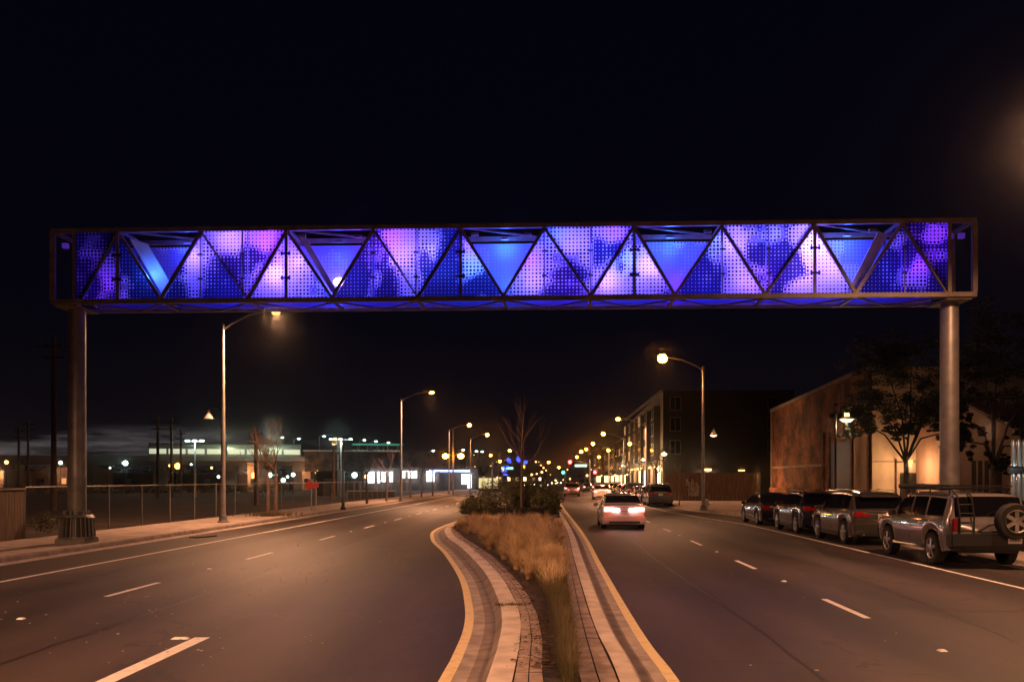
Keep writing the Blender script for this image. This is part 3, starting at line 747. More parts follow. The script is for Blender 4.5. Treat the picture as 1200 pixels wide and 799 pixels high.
# ------------------------------------------------------------------ the illuminated truss gantry
YA, YB = 26.3, 25.2
A = Vector(((62-CX)/F*YA, YA, 0)); B = Vector(((1142-CX)/F*YB, YB, 0))
LG = (B-A).length; gang = math.atan2(B.y-A.y, B.x-A.x)
ZB_, ZT_ = 7.21, 9.28; GD = 1.4; GH = ZT_-ZB_
def gu(px):
    """distance along the front face where the photo column px meets it"""
    k = (px-CX)/F
    d = B-A; tt = (k*A.y-A.x)/(d.x-k*d.y); return tt*LG
gan = thing('truss_gantry', 'steel truss gantry spanning the road with perforated panels lit violet and blue', 'gantry', (A.x, A.y, 0), gang)
def P3(u, z, y=0.0): return Vector((u, y, ZB_+z))
cw = 0.13
for nm, y in (('front', 0), ('back', GD)):
    for z in (0, GH): MB().bar(P3(-0.05, z, y), P3(LG+0.05, z, y), cw, cw).build('chord', M['steel'], gan, bevel=0.008)
ends = MB()
for u in (0, gu(88) if False else LG): pass
for u in (0.0, LG):
    for y in (0, GD): MB().bar(P3(u, cw/2, y), P3(u, GH-cw/2, y), cw, cw).build('end_post', M['steel'], gan)
    for z in (0, GH): MB().bar(P3(u, z, cw/2), P3(u, z, GD-cw/2), 0.10, 0.10).build('cross_beam', M['steel'], gan)
uL, uR = gu(88), gu(1112)
for u in (uL, uR):
    for y in (0, GD): MB().bar(P3(u, cw/2, y), P3(u, GH-cw/2, y), 0.11, 0.11).build('post', M['steel'], gan)
bot = [gu(x) for x in (94, 188, 291, 389, 490, 590, 693, 791, 897, 1003, 1110)]
top = [gu(x) for x in (139, 236, 336, 438, 540, 638, 743, 846, 954, 1057)]
for y in (0.0, GD):
    for i, u in enumerate(top):
        for v in (bot[i], bot[i+1]):
            MB().bar(P3(v, 0.06, y+(0.012 if v > u else -0.012)), P3(u, GH-0.06, y+(0.012 if v > u else -0.012)), 0.085, 0.085, up=(0, 1, 0)).build('diagonal', M['steel'], gan)
# thick verticals with clamps on every second top node of the front face
for i in (0, 2, 4, 6, 8):
    u = top[i]
    v = MB(); v.bar(P3(u, 0.06, -0.075), P3(u, GH-0.06, -0.075), 0.085, 0.05, up=(0, 1, 0)); o = v.build('upright', M['steel'], gan)
    for z in (0.62, 1.32):
        c = MB(); c.box(P3(u, z, -0.12), (0.26, 0.05, 0.05)); c.box(P3(u-0.11, z, -0.12), (0.05, 0.06, 0.10)); c.box(P3(u+0.11, z, -0.12), (0.05, 0.06, 0.10))
        c.build('clamp', M['black_metal'], o)
# seams between sheets
for px in (236, 285, 438, 488, 638, 692, 846, 900, 1059):
    u = gu(px); o = MB().bar(P3(u, 0.07, -0.075), P3(u, GH-0.07, -0.075), 0.035, 0.02, up=(0, 1, 0)).build('seam_strip', M['steel'], gan)
    for z in (0.62, 1.32): MB().box(P3(u, z, -0.09), (0.14, 0.04, 0.05)).build('clamp', M['black_metal'], o)
# back verticals and ties
for i, u in enumerate(top):
    MB().bar(P3(u, 0.06, GD-0.02), P3(u, GH-0.06, GD-0.02), 0.07, 0.05, up=(0, 1, 0)).build('upright', M['steel'], gan)
    MB().bar(P3(u, GH+0.0, cw/2), P3(u, GH+0.0, GD-cw/2), 0.08, 0.08).build('cross_beam', M['steel'], gan)
for i, u in enumerate(bot[1:-1]): MB().bar(P3(u, -0.01, cw/2), P3(u, -0.01, GD-cw/2), 0.08, 0.08).build('cross_beam', M['steel'], gan)
for i in range(len(top)-1):
    a, b_ = (top[i], top[i+1])
    MB().bar(P3(a, GH-0.005, 0.09), P3(b_, GH-0.005, GD-0.09), 0.06, 0.05).build('top_brace', M['steel'], gan)
for i in range(len(bot)-1):
    a, b_ = bot[i], bot[i+1]
    MB().bar(P3(a, -0.03, 0.09), P3((a+b_)/2, -0.03, GD-0.09), 0.05, 0.05).build('bottom_brace', M['steel'], gan)
    MB().bar(P3((a+b_)/2, -0.045, GD-0.09), P3(b_, -0.045, 0.09), 0.05, 0.05).build('bottom_brace', M['steel'], gan)

# tone map of the dot screen, read off the photograph: (px, py, rx, ry, value)
BR = [(110, 282, 12, 10, .6), (124, 320, 13, 26, .75), (145, 328, 6, 5, .7), (226, 305, 13, 48, .95), (268, 278, 30, 22, 1), (310, 275, 22, 20, .95), (318, 335, 28, 30, .95),
      (334, 300, 12, 30, .9), (352, 318, 18, 30, .85), (345, 285, 10, 12, .9), (420, 288, 22, 18, .45), (472, 282, 22, 26, .95), (470, 325, 14, 26, .9), (506, 278, 20, 20, .85), (488, 330, 16, 20, .8),
      (556, 295, 14, 26, .9), (620, 315, 30, 40, .85), (665, 280, 24, 18, .9), (660, 325, 20, 20, .7), (715, 272, 30, 14, .85), (692, 300, 14, 30, .7), (715, 332, 30, 24, .95), (735, 305, 12, 20, .9), (760, 318, 26, 34, .9),
      (838, 290, 8, 26, .75), (862, 290, 18, 30, .95), (880, 330, 22, 24, .85), (905, 275, 14, 14, .8), (860, 335, 14, 16, .9), (940, 275, 16, 16, .95), (940, 338, 20, 14, .95), (975, 310, 26, 44, 1.0),
      (950, 300, 10, 14, 1), (1078, 325, 20, 26, .8), (1092, 274, 18, 12, .9), (1060, 326, 8, 16, .75), (1095, 300, 18, 8, .7)]
DK = [(262, 328, 20, 26, .1), (291, 305, 10, 22, .2), (300, 300, 14, 10, .25), (458, 330, 14, 24, .1), (452, 300, 4, 12, .2), (500, 315, 10, 30, .2), (528, 285, 16, 26, .05), (565, 335, 26, 12, 0), (515, 330, 20, 30, .0),
      (668, 320, 26, 9, .15), (655, 340, 20, 10, .2), (700, 295, 8, 20, .1), (722, 295, 12, 14, .1), (728, 312, 6, 8, .1), (825, 325, 20, 26, .25), (896, 302, 20, 14, .2), (878, 292, 6, 14, .2), (892, 325, 8, 8, .2), (912, 308, 12, 26, .3),
      (927, 312, 14, 18, .2), (1030, 320, 26, 40, .25), (1064, 300, 8, 24, .1), (1078, 268, 10, 8, .2), (1070, 340, 20, 8, .2), (1098, 335, 12, 24, .15), (105, 330, 14, 30, .15), (165, 320, 22, 36, .12), (205, 330, 14, 24, .2), (406, 325, 26, 26, .2), (130, 272, 14, 8, .05)]
def hnoise(i, j):
    x = math.sin(i*127.1+j*311.7)*43758.5453; return x-math.floor(x)
def smooth_noise(x, y):
    i, j = math.floor(x), math.floor(y); fx, fy = x-i, y-j; fx = fx*fx*(3-2*fx); fy = fy*fy*(3-2*fy)
    return lerp(lerp(hnoise(i, j), hnoise(i+1, j), fx), lerp(hnoise(i, j+1), hnoise(i+1, j+1), fx), fy)
PITCH = 0.105
def tone_front(u, z):
    # back to photo coordinates
    X = A.x+(B.x-A.x)*u/LG; Y = A.y+(B.y-A.y)*u/LG
    px = CX+X/Y*F; py = HOR-(ZB_+z-EYE)/Y*F
    nz = (smooth_noise(u*1.9, z*1.9)-0.5)*0.7+(smooth_noise(u*4.3+9, z*4.3)-0.5)*0.5
    sw, sv = 0.16, 0.16*(0.34+nz*0.9)
    for lst in (BR, DK):
        for (cx, cy, rx_, ry_, v) in lst:
            d = ((px-cx)/rx_)**2+((py-cy)/ry_)**2+nz*1.3
            if d < 3.5: wgt = math.exp(-2.2*max(0.0, d)); sw += wgt; sv += wgt*v
    val = 0.44+(sv/sw-0.5)*1.75+nz*0.30
    val += (hnoise(round(u/PITCH-.5), round(z/PITCH*1.0+7)) - 0.5)*0.16
    return max(0.0, min(1.0, val))
def sheet(poly, y, mat, tone, name='panel', parent=gan, flip=False):
    """flat sheet of dot cells clipped to a convex outline given as (u,z) pairs"""
    us = [p[0] for p in poly]; zs = [p[1] for p in poly]
    i0, i1 = math.floor(min(us)/PITCH), math.ceil(max(us)/PITCH)
    j0, j1 = math.floor((ZB_+min(zs))/PITCH), math.ceil((ZB_+max(zs))/PITCH)
    bm = bmesh.new(); lay = bm.faces.layers.float.new('tone'); vs = {}
    for i in range(i0, i1+1):
        for j in range(j0, j1+1): vs[i, j] = bm.verts.new((i*PITCH, y, j*PITCH))
    for i in range(i0, i1):
        for j in range(j0, j1):
            f = bm.faces.new((vs[i, j], vs[i+1, j], vs[i+1, j+1], vs[i, j+1])); f[lay] = tone((i+.5)*PITCH, (j+.5)*PITCH-ZB_)
    cu, cz = sum(us)/len(us), sum(zs)/len(zs)
    for (a, b_) in zip(poly, poly[1:]+poly[:1]):
        d = Vector((b_[0]-a[0], 0, b_[1]-a[1])); n = Vector((d.z, 0, -d.x))
        if n.dot(Vector((cu-a[0], 0, cz-a[1]))) > 0: n = -n
        bmesh.ops.bisect_plane(bm, geom=bm.verts[:]+bm.edges[:]+bm.faces[:], plane_co=(a[0], y, ZB_+a[1]), plane_no=n, clear_outer=True)
    me = bpy.data.meshes.new(name); bm.to_mesh(me); bm.free(); me.materials.append(mat)
    o = bpy.data.objects.new(name, me); col.objects.link(o); o.parent = parent
    return o
z0, z1 = 0.08, GH-0.07
# upright triangles behind the diagonals, each split by its vertical
for i, u in enumerate(top):
    bl, br_ = bot[i], bot[i+1]
    sheet([(bl+0.07, z0), (u-0.012, z0), (u-0.012, z1)], 0.055, M['half_front'], tone_front)
    sheet([(u+0.012, z0), (br_-0.07, z0), (u+0.012, z1)], 0.055, M['half_front'], tone_front)
# filled inverted triangles: full sheets standing proud of the diagonals
for i in (1, 3, 5, 7):
    um = bot[i+1]
    for (p, q_) in ((top[i]+0.03, um-0.015), (um+0.015, top[i+1]-0.05)):
        if p < um < q_+0.1 or True:
            inner = [(p, z0), (q_, z0), (q_, z1), (p, z1)]
            # only the inverted-triangle half of the bay
            tri = [(top[i]+0.03, z1), (um-0.012, z1), (um-0.012, z0)] if q_ < um else [(um+0.012, z1), (top[i+1]-0.03, z1), (um+0.012, z0)]
            sheet(tri, -0.055, M['half_front'], tone_front)
sheet([(uL+0.06, z0), (bot[0]+0.06, z0), (top[0]-0.03, z1), (uL+0.06, z1)], -0.075, M['half_front'], tone_front)
sheet([(top[-1]+0.03, z1), (uR-0.06, z1), (uR-0.06, z0), (bot[-1]-0.02, z0)], -0.075, M['half_front'], tone_front)
def tone_back(u, z):
    n = smooth_noise(u*0.9+40, z*0.9)*0.7+smooth_noise(u*3+7, z*3)*0.3
    return 0.9 if n > 0.62 else (0.35 if n > 0.42 else 0.0)
bk_edges = [uL+0.06]+[u for u in top]+[uR-0.06]
for a, b_ in zip(bk_edges, bk_edges[1:]):
    sheet([(a+0.03, z0), (b_-0.03, z0), (b_-0.03, z1-0.10), (a+0.03, z1-0.10)], GD-0.09, M['half_back'], tone_back, 'back_panel')
# translucent end sheets and underside
MB().quad(P3(uL, z0, 0.08), P3(uL, z0, GD-0.1), P3(uL, z1, GD-0.1), P3(uL, z1, 0.08)).build('end_panel', M['half_back'], gan)
MB().quad(P3(uR, z0, 0.08), P3(uR, z0, GD-0.1), P3(uR, z1, GD-0.1), P3(uR, z1, 0.08)).build('end_panel', M['half_back'], gan)
M['under'] = halftone_mat('underside_sheet', 0.105, (0.16, 0.18, 0.42), (0.07, 0.07, 0.24), 0.05, 0.35)
for i in range(len(bot)-1):
    a, b_ = bot[i], bot[i+1]
    MB().quad(P3(a+0.06, 0.05, 0.08), P3(b_-0.06, 0.05, 0.08), P3(b_-0.06, 0.05, GD-0.1), P3(a+0.06, 0.05, GD-0.1)).build('floor_panel', M['under'], gan)
# luminaires standing inside on the floor panels, each a lit LED box with its own light
VI, VP, BL = (0.20, 0.105, 1.0), (0.20, 0.02, 1.0), (0.012, 0.05, 1.0)
CY = (0.03, 0.15, 1.0)
# (px, height, colour, power, depth inside the box)
leds = [(108, .6, VP, 2.2, .5), (128, .5, VP, 4, .5), (176, .9, CY, 16, .2), (205, GH-.3, BL, 20, .9), (228, 1.3, VI, 16, .35), (270, 1.75, VI, 22, .35), (262, .4, BL, 9, .5), (312, 1.7, VP, 22, .4), (322, .8, VI, 28, .35), (350, 1.1, VI, 16, .35),
        (378, .35, BL, 24, .9), (388, 1.5, BL, 18, 1.0), (415, 1.6, VP, 9, .5), (420, .4, BL, 9, .6), (455, 1.75, VP, 18, .4), (468, 1.2, VI, 20, .35), (500, 1.2, VI, 16, .3), (512, .95, CY, 12, .4), (530, 1.8, BL, 6, .5), (555, 1.5, VP, 10, .4), (556, .95, CY, 14, .4),
        (590, GH-.3, CY, 34, .9), (592, .7, CY, 14, .9), (618, 1.2, VP, 16, .4), (628, .5, VI, 14, .4), (650, 1.8, BL, 18, .35), (672, 1.5, VI, 16, .35), (668, .35, VP, 8, .5), (706, 1.4, BL, 18, .3), (720, 1.8, VP, 14, .4), (712, .5, VI, 20, .35), (735, 1.1, CY, 12, .4), (762, .9, VI, 22, .35),
        (790, GH-.3, CY, 24, .9), (800, .6, VP, 16, .9), (832, 1.6, CY, 8, .35), (826, .4, BL, 9, .5), (862, 1.5, VI, 22, .35), (872, .5, VI, 14, .4), (905, 1.6, BL, 20, .35), (900, .6, VP, 10, .4), (938, .6, VI, 16, .35), (954, 1.45, VI, 42, .35), (980, .8, VI, 16, .4),
        (1005, GH-.3, CY, 20, .9), (1012, .6, BL, 18, .9), (1030, 1.4, BL, 9, .5), (1044, .6, BL, 7, .5), (1075, .9, VP, 9, .4), (1098, 1.6, VP, 8, .4)]
for (px, z, c, pw, yd) in leds:
    u = gu(px)
    f = MB(); zz_ = 0.12 if z < GH/2 else GH-0.12
    f.box(P3(u, zz_, yd), (0.22, 0.10, 0.08)); f.build('luminaire', M['steel'], gan)
    light('POINT', P3(u, z, yd if yd > .6 else yd+.05), pw*1.55, c, gan, 0.05)
for px, z, rx_, rz_ in ((389, 0.72, .19, .13), (958, 1.35, .24, .18)):
    MB().ball(P3(gu(px), z, 0.95), 1, 14, (rx_, .08, rz_)).build('floodlight', M['led_violet'], gan, smooth=True)
# tilted white reflector boards seen through the two end triangles
MB().poly([P3(gu(146), GH-0.15, 0.3), P3(gu(166), GH-0.3, 0.4), P3(gu(196), 0.3, 0.75), P3(gu(184), 0.12, 0.6)]).build('reflector_board', M['white_obj'], gan)
MB().bar(P3(gu(1042), GH-0.2, 0.5), P3(gu(1006), 0.2, 0.5), 0.28, 0.06, up=(0, 1, 0)).build('reflector_board', M['white_obj'], gan)
for i, px in enumerate((345, 372)): pass
MB().bar(P3(gu(350), GH-0.15, 0.35), P3(gu(391), 0.15, 0.6), 0.16, 0.05, up=(0, 1, 0)).build('reflector_board', M['white_obj'], gan)
# little violet lamps in the open end bays
for px in (66, 80, 1122, 1136):
    u = gu(px); MB().box(P3(u, GH-0.3, 0.5), (0.16, 0.12, 0.14)).build('end_luminaire', M['led_dim'], gan)
# columns
for px, Yc in ((90.5, 27.0), (1112, 25.95)):
    c = Vector(((px-CX)/F*Yc, Yc, 0)); loc = Matrix.Rotation(-gang, 3, 'Z') @ (c-Vector((A.x, A.y, 0)))
    loc.y = GD/2; x, y = loc.x, loc.y
    p = MB().lathe([(0.0, 0.9), (0.262, 0.9), (0.255, 4.0), (0.25, ZB_-0.12), (0.0, ZB_-0.12)], (x, y, 0), 32).build('column', M['galv'], gan, smooth=True)
    MB().lathe([(0.264, 0.9), (0.264, 2.1), (0.256, 2.102)], (x, y, 0), 32).build('painted_sleeve', M['galv_dark'], p, smooth=True)
    MB().box((x, y, ZB_-0.09), (0.7, 1.3, 0.05)).build('cap_plate', M['steel'], p)
    fl_ = MB(); 
    for k in range(22):
        a = 2*math.pi*k/22; rot = Matrix.Rotation(a, 3, 'Z')
        q0 = Vector((x, y, 0))+rot @ Vector((0.49, 0, 0.28)); q1 = Vector((x, y, 0))+rot @ Vector((0.43, 0, 0.95))
        fl_.bar(q0, q1, 0.022, 0.07, up=tuple(rot @ Vector((1, 0, 0))))
    fl_.lathe([(0.50, 0.90), (0.44, 0.97), (0.42, 0.99), (0.41, 0.97), (0.43, 0.90)], (x, y, 0), 28); fl_.lathe([(0.51, 0.28), (0.51, 0.33), (0.46, 0.33)], (x, y, 0), 28)
    fl_.build('base_cage', M['galv_dark'], p)
    MB().lathe([(0.46, 0.28), (0.40, 0.96), (0.24, 0.97)], (x, y, 0), 28).build('base_cone', M['black_metal'], p, smooth=True)
    bo = MB()
    for k in range(12):
        a = 2*math.pi*k/12; bo.lathe([(0.0, 1.11), (0.035, 1.10), (0.035, 0.98)], (x+0.35*math.cos(a), y+0.35*math.sin(a), 0), 6)
    bo.build('anchor_bolts', M['galv'], p)
    MB().box((x, y, 0.18), (0.90, 0.90, 0.24)).build('pedestal', M['viaduct'], p, bevel=0.03)

# ------------------------------------------------------------------ street lamps
def cobra(label, base, side, lit='sodium', h=8.7, arm=2.25, power=0, ped=None, group='tall cobra head street lamps', dark_lamp=False, scale=1.0, rz=YAW, rise=0.55, bulb=1.0):
    """side: +1 arm points right"""
    t = thing('street_lamp', label, 'street lamp', base, rz, group)
    MB().lathe([(0.11, 0.3), (0.095, 3), (0.065, h), (0.0, h+0.02)], (0, 0, 0), 14).build('pole', M['pole'], t, smooth=True)
    MB().lathe([(0.24, 0.0), (0.24, 0.06), (0.19, 0.08), (0.15, 0.32), (0.11, 0.34)], (0, 0, 0), 16).build('base', M['galv_dark'], t, smooth=True)
    s = side
    MB().tube([(0, 0, h-0.25), (s*0.35, 0, h), (s*arm*0.6, 0, h+rise*0.75), (s*arm, 0, h+rise)], [0.045, 0.04, 0.035, 0.03], 8).build('arm', M['pole'], t, smooth=True)
    hx = s*(arm+0.3)
    hd = MB(); hd.ball((hx, 0, h+rise+0.02), 0.36, 14, (1, 0.42, 0.26)); hd.build('lamp_head', M['galv_dark'], t, smooth=True)
    MB().ball((hx+s*0.05, 0, h+rise-0.05), 0.2*bulb, 12, (1, 0.9, 0.72 if bulb < 1.2 else 0.9)).build('lens', M[lit], t, smooth=True)
    if power: light('SPOT', (hx, 0, h+rise-0.25), power, SOD, t, 0.15, None, R(165), 0.35)
    if ped:
        ps, lit2 = ped
        MB().tube([(0, 0, 4.9), (ps*0.35, 0, 5.1), (ps*0.6, 0, 5.05), (ps*0.62, 0, 4.95)], 0.02, 6).build('side_arm', M['black_metal'], t)
        MB().lathe([(0.0, 4.95), (0.05, 4.95), (0.07, 4.85), (0.17, 4.68), (0.25, 4.55), (0.24, 4.54)], (ps*0.62, 0, 0), 14).build('lamp_shade', M['white_obj'], t, smooth=True)
        if lit2: MB().ball((ps*0.62, 0, 4.56), 0.2, 10, (1, 1, 0.55)).build('side_lens', M['ped_lamp'], t, smooth=True)
    return t
b0 = at(261.5, 612, .14)
cobra('nearest tall street lamp on the left sidewalk with unlit pendant side lamp', b0, 1, 'sodium_soft', power=6500, ped=(-1, False), arm=2.0)
b1 = at(470, 587.5, .14)
cobra('second tall street lamp on the left sidewalk, glowing orange', b1, 1, power=7500)
b2 = at(824, 598, .14)
cobra('tall street lamp glowing orange beside the hydrant on the right', b2, -1, power=7000, ped=(1, True), arm=2.1, bulb=1.5)
# out of frame but lighting the foreground: both rows continue towards and behind the camera
cobra('tall street lamp on the right sidewalk just outside the upper right corner', rd(13.1, 18.6, .14), -1, power=3600, arm=2.3)
cobra('tall street lamp on the left sidewalk beside the camera', rd(-14.3, 1, .14), 1, power=13000)
cobra('tall street lamp on the right sidewalk behind the camera', rd(12.2, -14, .14), -1, power=30000)
# further lamps: (lamp px, lamp py, side, label)
far = [(687, 527, -1, 'small orange lamp between the bright one and the fourth tall lamp', 230), (676, 536, -1, 'dim orange lamp close above the mast arm', 280), (702, 536, -1, 'orange lamp low between the right hand rows', 240), (738, 521, -1, 'orange lamp against the apartment facade', 150), (586, 541, 1, 'orange lamp left of the blue sculpture', 260),
       (575, 534, 1, 'orange lamp below the tall one left of the median tree', 240), (724.5, 492.5, -1, 'tall street lamp in front of the apartment facade, second on the right', 82),
       (707, 509.5, -1, 'third tall street lamp on the right, left of the apartment block', 112),
       (713, 528.5, -1, 'low orange street lamp tucked beside the third right hand lamp', 165),
       (695, 521, -1, 'fourth tall street lamp on the right avenue side', 145),
       (681, 530, -1, 'bright orange street lamp above the mast arm signal', 178),
       (550, 499.5, 1, 'tall lit street lamp right of the twin headed post', 113),
       (571, 510.5, 1, 'tall lit street lamp left of the median tree crown', 136),
       (597.5, 528.7, 1, 'bright street lamp seen through the median tree branches', 200),
       (643, 542, -1, 'yellow orange lamp above the green signal', 330),
       (655, 548, -1, 'small amber lamp just above the green signal', 430),
       (501, 535, 1, 'orange lamp in front of the station before the twin headed post', 255),
       (467.5, 535, 1, 'small orange lamp behind the second tall left street lamp', 255)]
for (px, py, s, lb, Y) in far:
    hh = EYE+(HOR-py)/F*Y-0.5
    p = pz(px, py, Y); arm = 2.2
    cobra(lb, (p.x-s*(arm+0.35), Y, .14), s, 'sodium', h=hh, power=(6000 if Y < 150 else 0), arm=arm, bulb=0.75+Y/230.0)
# twin headed post
b = at(531, 580.5, .14); t = thing('street_lamp', 'twin headed orange lamp on a tall bare post at the station corner', 'street lamp', b, 0)
hh = EYE+(HOR-505)/F*b.y
MB().lathe([(0.12, 0), (0.07, hh), (0, hh)], (0, 0, 0), 10).build('pole', M['pole'], t, smooth=True)
hz = EYE+(HOR-535.7)/F*b.y
MB().tube([(-0.85, 0, hz), (-0.4, 0, hz+0.25), (0, 0, hz-0.1), (0.4, 0, hz+0.25), (0.85, 0, hz)], 0.035, 6).build('arm', M['pole'], t)
for s in (-1, 1): MB().ball((s*0.88, 0, hz), 0.36, 10, (1, 1, 0.8)).build('lens', M['sodium'], t, smooth=True)

def ped_lamp(label, base, h, side=1, lit='ped_lamp', power=0, bell=True, group='pedestrian lamps', mat='black_metal', r=0.2):
    t = thing('pedestrian_lamp', label, 'lamp post', base, 0, group)
    MB().lathe([(0.17, 0), (0.17, 0.15), (0.11, 0.2), (0.09, 0.7), (0.055, 0.8), (0.045, h+0.25), (0, h+0.27)], (0, 0, 0), 10).build('pole', M[mat], t, smooth=True)
    if side:
        MB().tube([(0, 0, h+0.1), (side*0.25, 0, h+0.28), (side*0.48, 0, h+0.26), (side*0.5, 0, h+0.2)], 0.022, 6).build('side_arm', M[mat], t)
    x = side*0.5
    MB().lathe([(0.0, h+0.22), (0.10, h+0.22), (0.10, h+0.02), (0.3, h-0.06), (0.31, h-0.1)], (x, 0, 0), 14).build('lamp_shade', M['white_obj'], t, smooth=True)
    MB().ball((x, 0, h-0.1), r, 10, (1.15, 1.15, 0.5)).build('lens', M[lit], t, smooth=True)
    MB().lathe([(0.105, h+0.04), (0.105, h+0.17)], (x, 0, 0), 12).build('collar_light', M['warm_lamp'], t)
    if power: light('POINT', (x, 0, h-0.35), power, (1.0, 0.62, 0.32), t, 0.1)
    return t
Yp = 39.5; ped_lamp('lit bell shaped pedestrian lamp in front of the brick warehouse', Vector(((979-CX)/F*Yp, Yp, .14)), 4.75-.14, 1, power=120, r=0.23)
for (x, y, Y, lb, pw) in ((777, 531, 102, 'small lit pedestrian lamp at the apartment block corner', 150), (753, 538, 122, 'small lit pedestrian lamp before the apartment shopfronts', 0),
                      (772, 548, 118, 'low lit lamp close to the shopfront windows', 150), (731, 545, 150, 'distant pedestrian lamp right of the parked car row', 0)):
    ped_lamp(lb, Vector(((x-4-CX)/F*Y, Y, .14)), EYE+(HOR-y)/F*Y-.14, 1, power=pw, r=0.3)
b = at(402, 597, .14); ped_lamp('black unlit pedestrian lamp post on the left sidewalk', b, EYE+(HOR-519)/F*b.y, -1, lit='head_off')

# ------------------------------------------------------------------ cars
def make_car(name, label, cat, loc, rz, S, group=None):
    t = thing(name, label, cat, loc, rz, group)
    L, W, H = S['L'], S['W'], S['H']; g = S.get('g', 0.2); prof = S['prof']; belt = S['belt']; r = S.get('r', 0.34); axles = S['axles']
    pm = M[S['paint']]; roofW = S.get('roofW', 0.76); lower = S.get('lower')
    def zt(y): return interp(prof, y)
    def zbelt(y): return min(interp(belt, y), zt(y)-0.02)
    def hw(y):
        d = min(y, L-y); k = min(1, d/0.32); f = 1-0.10*(1-k)**2.2
        if L-y < 1.0: f *= 1-0.07*((1.0-(L-y))/1.0)**2
        return W/2*f
    def zbot(y):
        z = g+0.06*max(0, 1-min(y, L-y)/0.35)
        for a in axles:
            R_ = r+0.075
            if abs(y-a) < R_: z = max(z, r+math.sqrt(R_*R_-(y-a)**2))
        return min(z, zbelt(y)-0.05)
    def sec(y):
        z0_, zb_, z_ = zbot(y), zbelt(y), zt(y); w_ = hw(y)
        tt = max(0, min(1, (z_-zb_)/(H-interp(belt, y)+1e-6)))
        wg = lerp(w_*0.93, W/2*roofW, tt)
        return [(w_*0.955, z0_), (w_*0.995, lerp(z0_, zb_, 0.3)), (w_, lerp(z0_, zb_, 0.62)), (w_*0.975, lerp(z0_, zb_, 0.93)), (w_*0.95, zb_),
                (wg, z_-0.075*tt-0.008), (wg*0.9, z_-0.022*tt-0.003), (wg*0.55, z_+0.004), (0, z_+0.012)]
    ys_ = set(L*i/60 for i in range(61)) | set(p[0] for p in prof)
    for a in axles:
        for k in range(-9, 10): ys_.add(a+(r+0.074)*k/9)
    for k in range(6): ys_.add(0.01*k*k*0.8); ys_.add(L-0.01*k*k*0.8)
    ys_ = sorted(y for y in ys_ if 0 <= y <= L)
    m = MB(); ns = 9
    rows = []
    for y in ys_:
        s_ = sec(y); row = []
        for (x, z) in s_: row.append(len(m.v)); m.v.append(Vector((x, y, z)))
        for (x, z) in reversed(s_[:-1]): row.append(len(m.v)); m.v.append(Vector((-x, y, z)))
        rows.append(row)
    for r0, r1 in zip(rows, rows[1:]):
        for k in range(len(r0)-1): m.f.append((r0[k], r1[k], r1[k+1], r0[k+1]))
    m.f.append(tuple(rows[0])); m.f.append(tuple(reversed(rows[-1])))
    body = m.build('body', pm, t, smooth=True, angle=40)
    # dark floor pan and inner arches
    u = MB(); u.bx(-W/2+0.26, W/2-0.26, 0.12, L-0.12, g-0.02, min(0.95, S['belt'][0][1]-0.1)); u.bx(-W/2+0.1, W/2-0.1, axles[0]+r+0.12, axles[1]-r-0.12, g-0.01, g+0.3)
    u.build('underbody', M['dark'], t)
    # glass
    for s_ in (-1, 1):
        for (y0, y1) in S['side_win']:
            gm = MB(); n = 8; rows = []
            for i in range(n+1):
                y = lerp(y0, y1, i/n); q = sec(y); a, b_ = q[4], q[5]
                lo_, hi_ = 0.1, 0.93
                rows.append((Vector((s_*(lerp(a[0], b_[0], lo_)+0.008), y, lerp(a[1], b_[1], lo_))), Vector((s_*(lerp(a[0], b_[0], hi_)+0.008), y, lerp(a[1], b_[1], hi_)))))
            for (p, q) in zip(rows, rows[1:]): gm.quad(p[0], q[0], q[1], p[1])
            gm.build('side_window', M['glass'], t)
    for nm, (y0, y1) in (('rear_window', S['rear_win']), ('windscreen', S['wind'])):
        gm = MB(); n = 8; rows = []
        for i in range(n+1):
            y = lerp(y0, y1, i/n); z = zt(y); e_ = 0.01; sl = (zt(y+e_)-zt(y-e_))/(2*e_); nn = Vector((0, -sl, 1)).normalized()*0.012
            wg = sec(y)[5][0]*0.93
            rows.append([Vector((x*wg, y, z-0.02*abs(x)**3))+nn+Vector((0, 0, 0.006)) for x in (-1, -0.75, -0.4, 0, 0.4, 0.75, 1)])
        for r0, r1 in zip(rows, rows[1:]):
            for k in range(6): gm.quad(r0[k], r0[k+1], r1[k+1], r1[k])
        gm.build(nm, M['glass'], t, smooth=True)
    # wheels
    for a in axles:
        for s_ in (-1, 1):
            x = s_*(W/2-0.12)
            wv = MB().lathe([(r*0.62, -0.11), (r*0.93, -0.115), (r, -0.085), (r, 0.085), (r*0.93, 0.115), (r*0.62, 0.11)], (x, a, r), 26, 'X').build('wheel', M['rubber'], t, smooth=True)
            ri = MB(); xo = x+s_*0.105
            ri.lathe([(r*0.64, -0.02), (r*0.66, 0.012), (r*0.58, 0.0), (r*0.56, -0.06)], (xo, a, r), 24, 'X') if s_ > 0 else ri.lathe([(r*0.64, 0.02), (r*0.66, -0.012), (r*0.58, 0.0), (r*0.56, 0.06)], (xo, a, r), 24, 'X')
            for k in range(5):
                an = 2*math.pi*k/5+0.3; d = Vector((0, math.cos(an), math.sin(an)))
                ri.bar(Vector((xo, a, r))+d*r*0.1, Vector((xo-s_*0.015, a, r))+d*r*0.62, 0.03, r*0.2, up=tuple(Vector((1, 0, 0)).cross(d)))
            ri.lathe([(0, 0.02*s_), (r*0.16, 0.015*s_), (r*0.18, -0.03*s_)], (xo, a, r), 12, 'X')
            ri.build('rim', M['alloy'], wv)
            MB().lathe([(0, 0), (r*0.6, 0)], (x+s_*0.03, a, r), 20, 'X').build('brake_disc', M['dark'], wv)
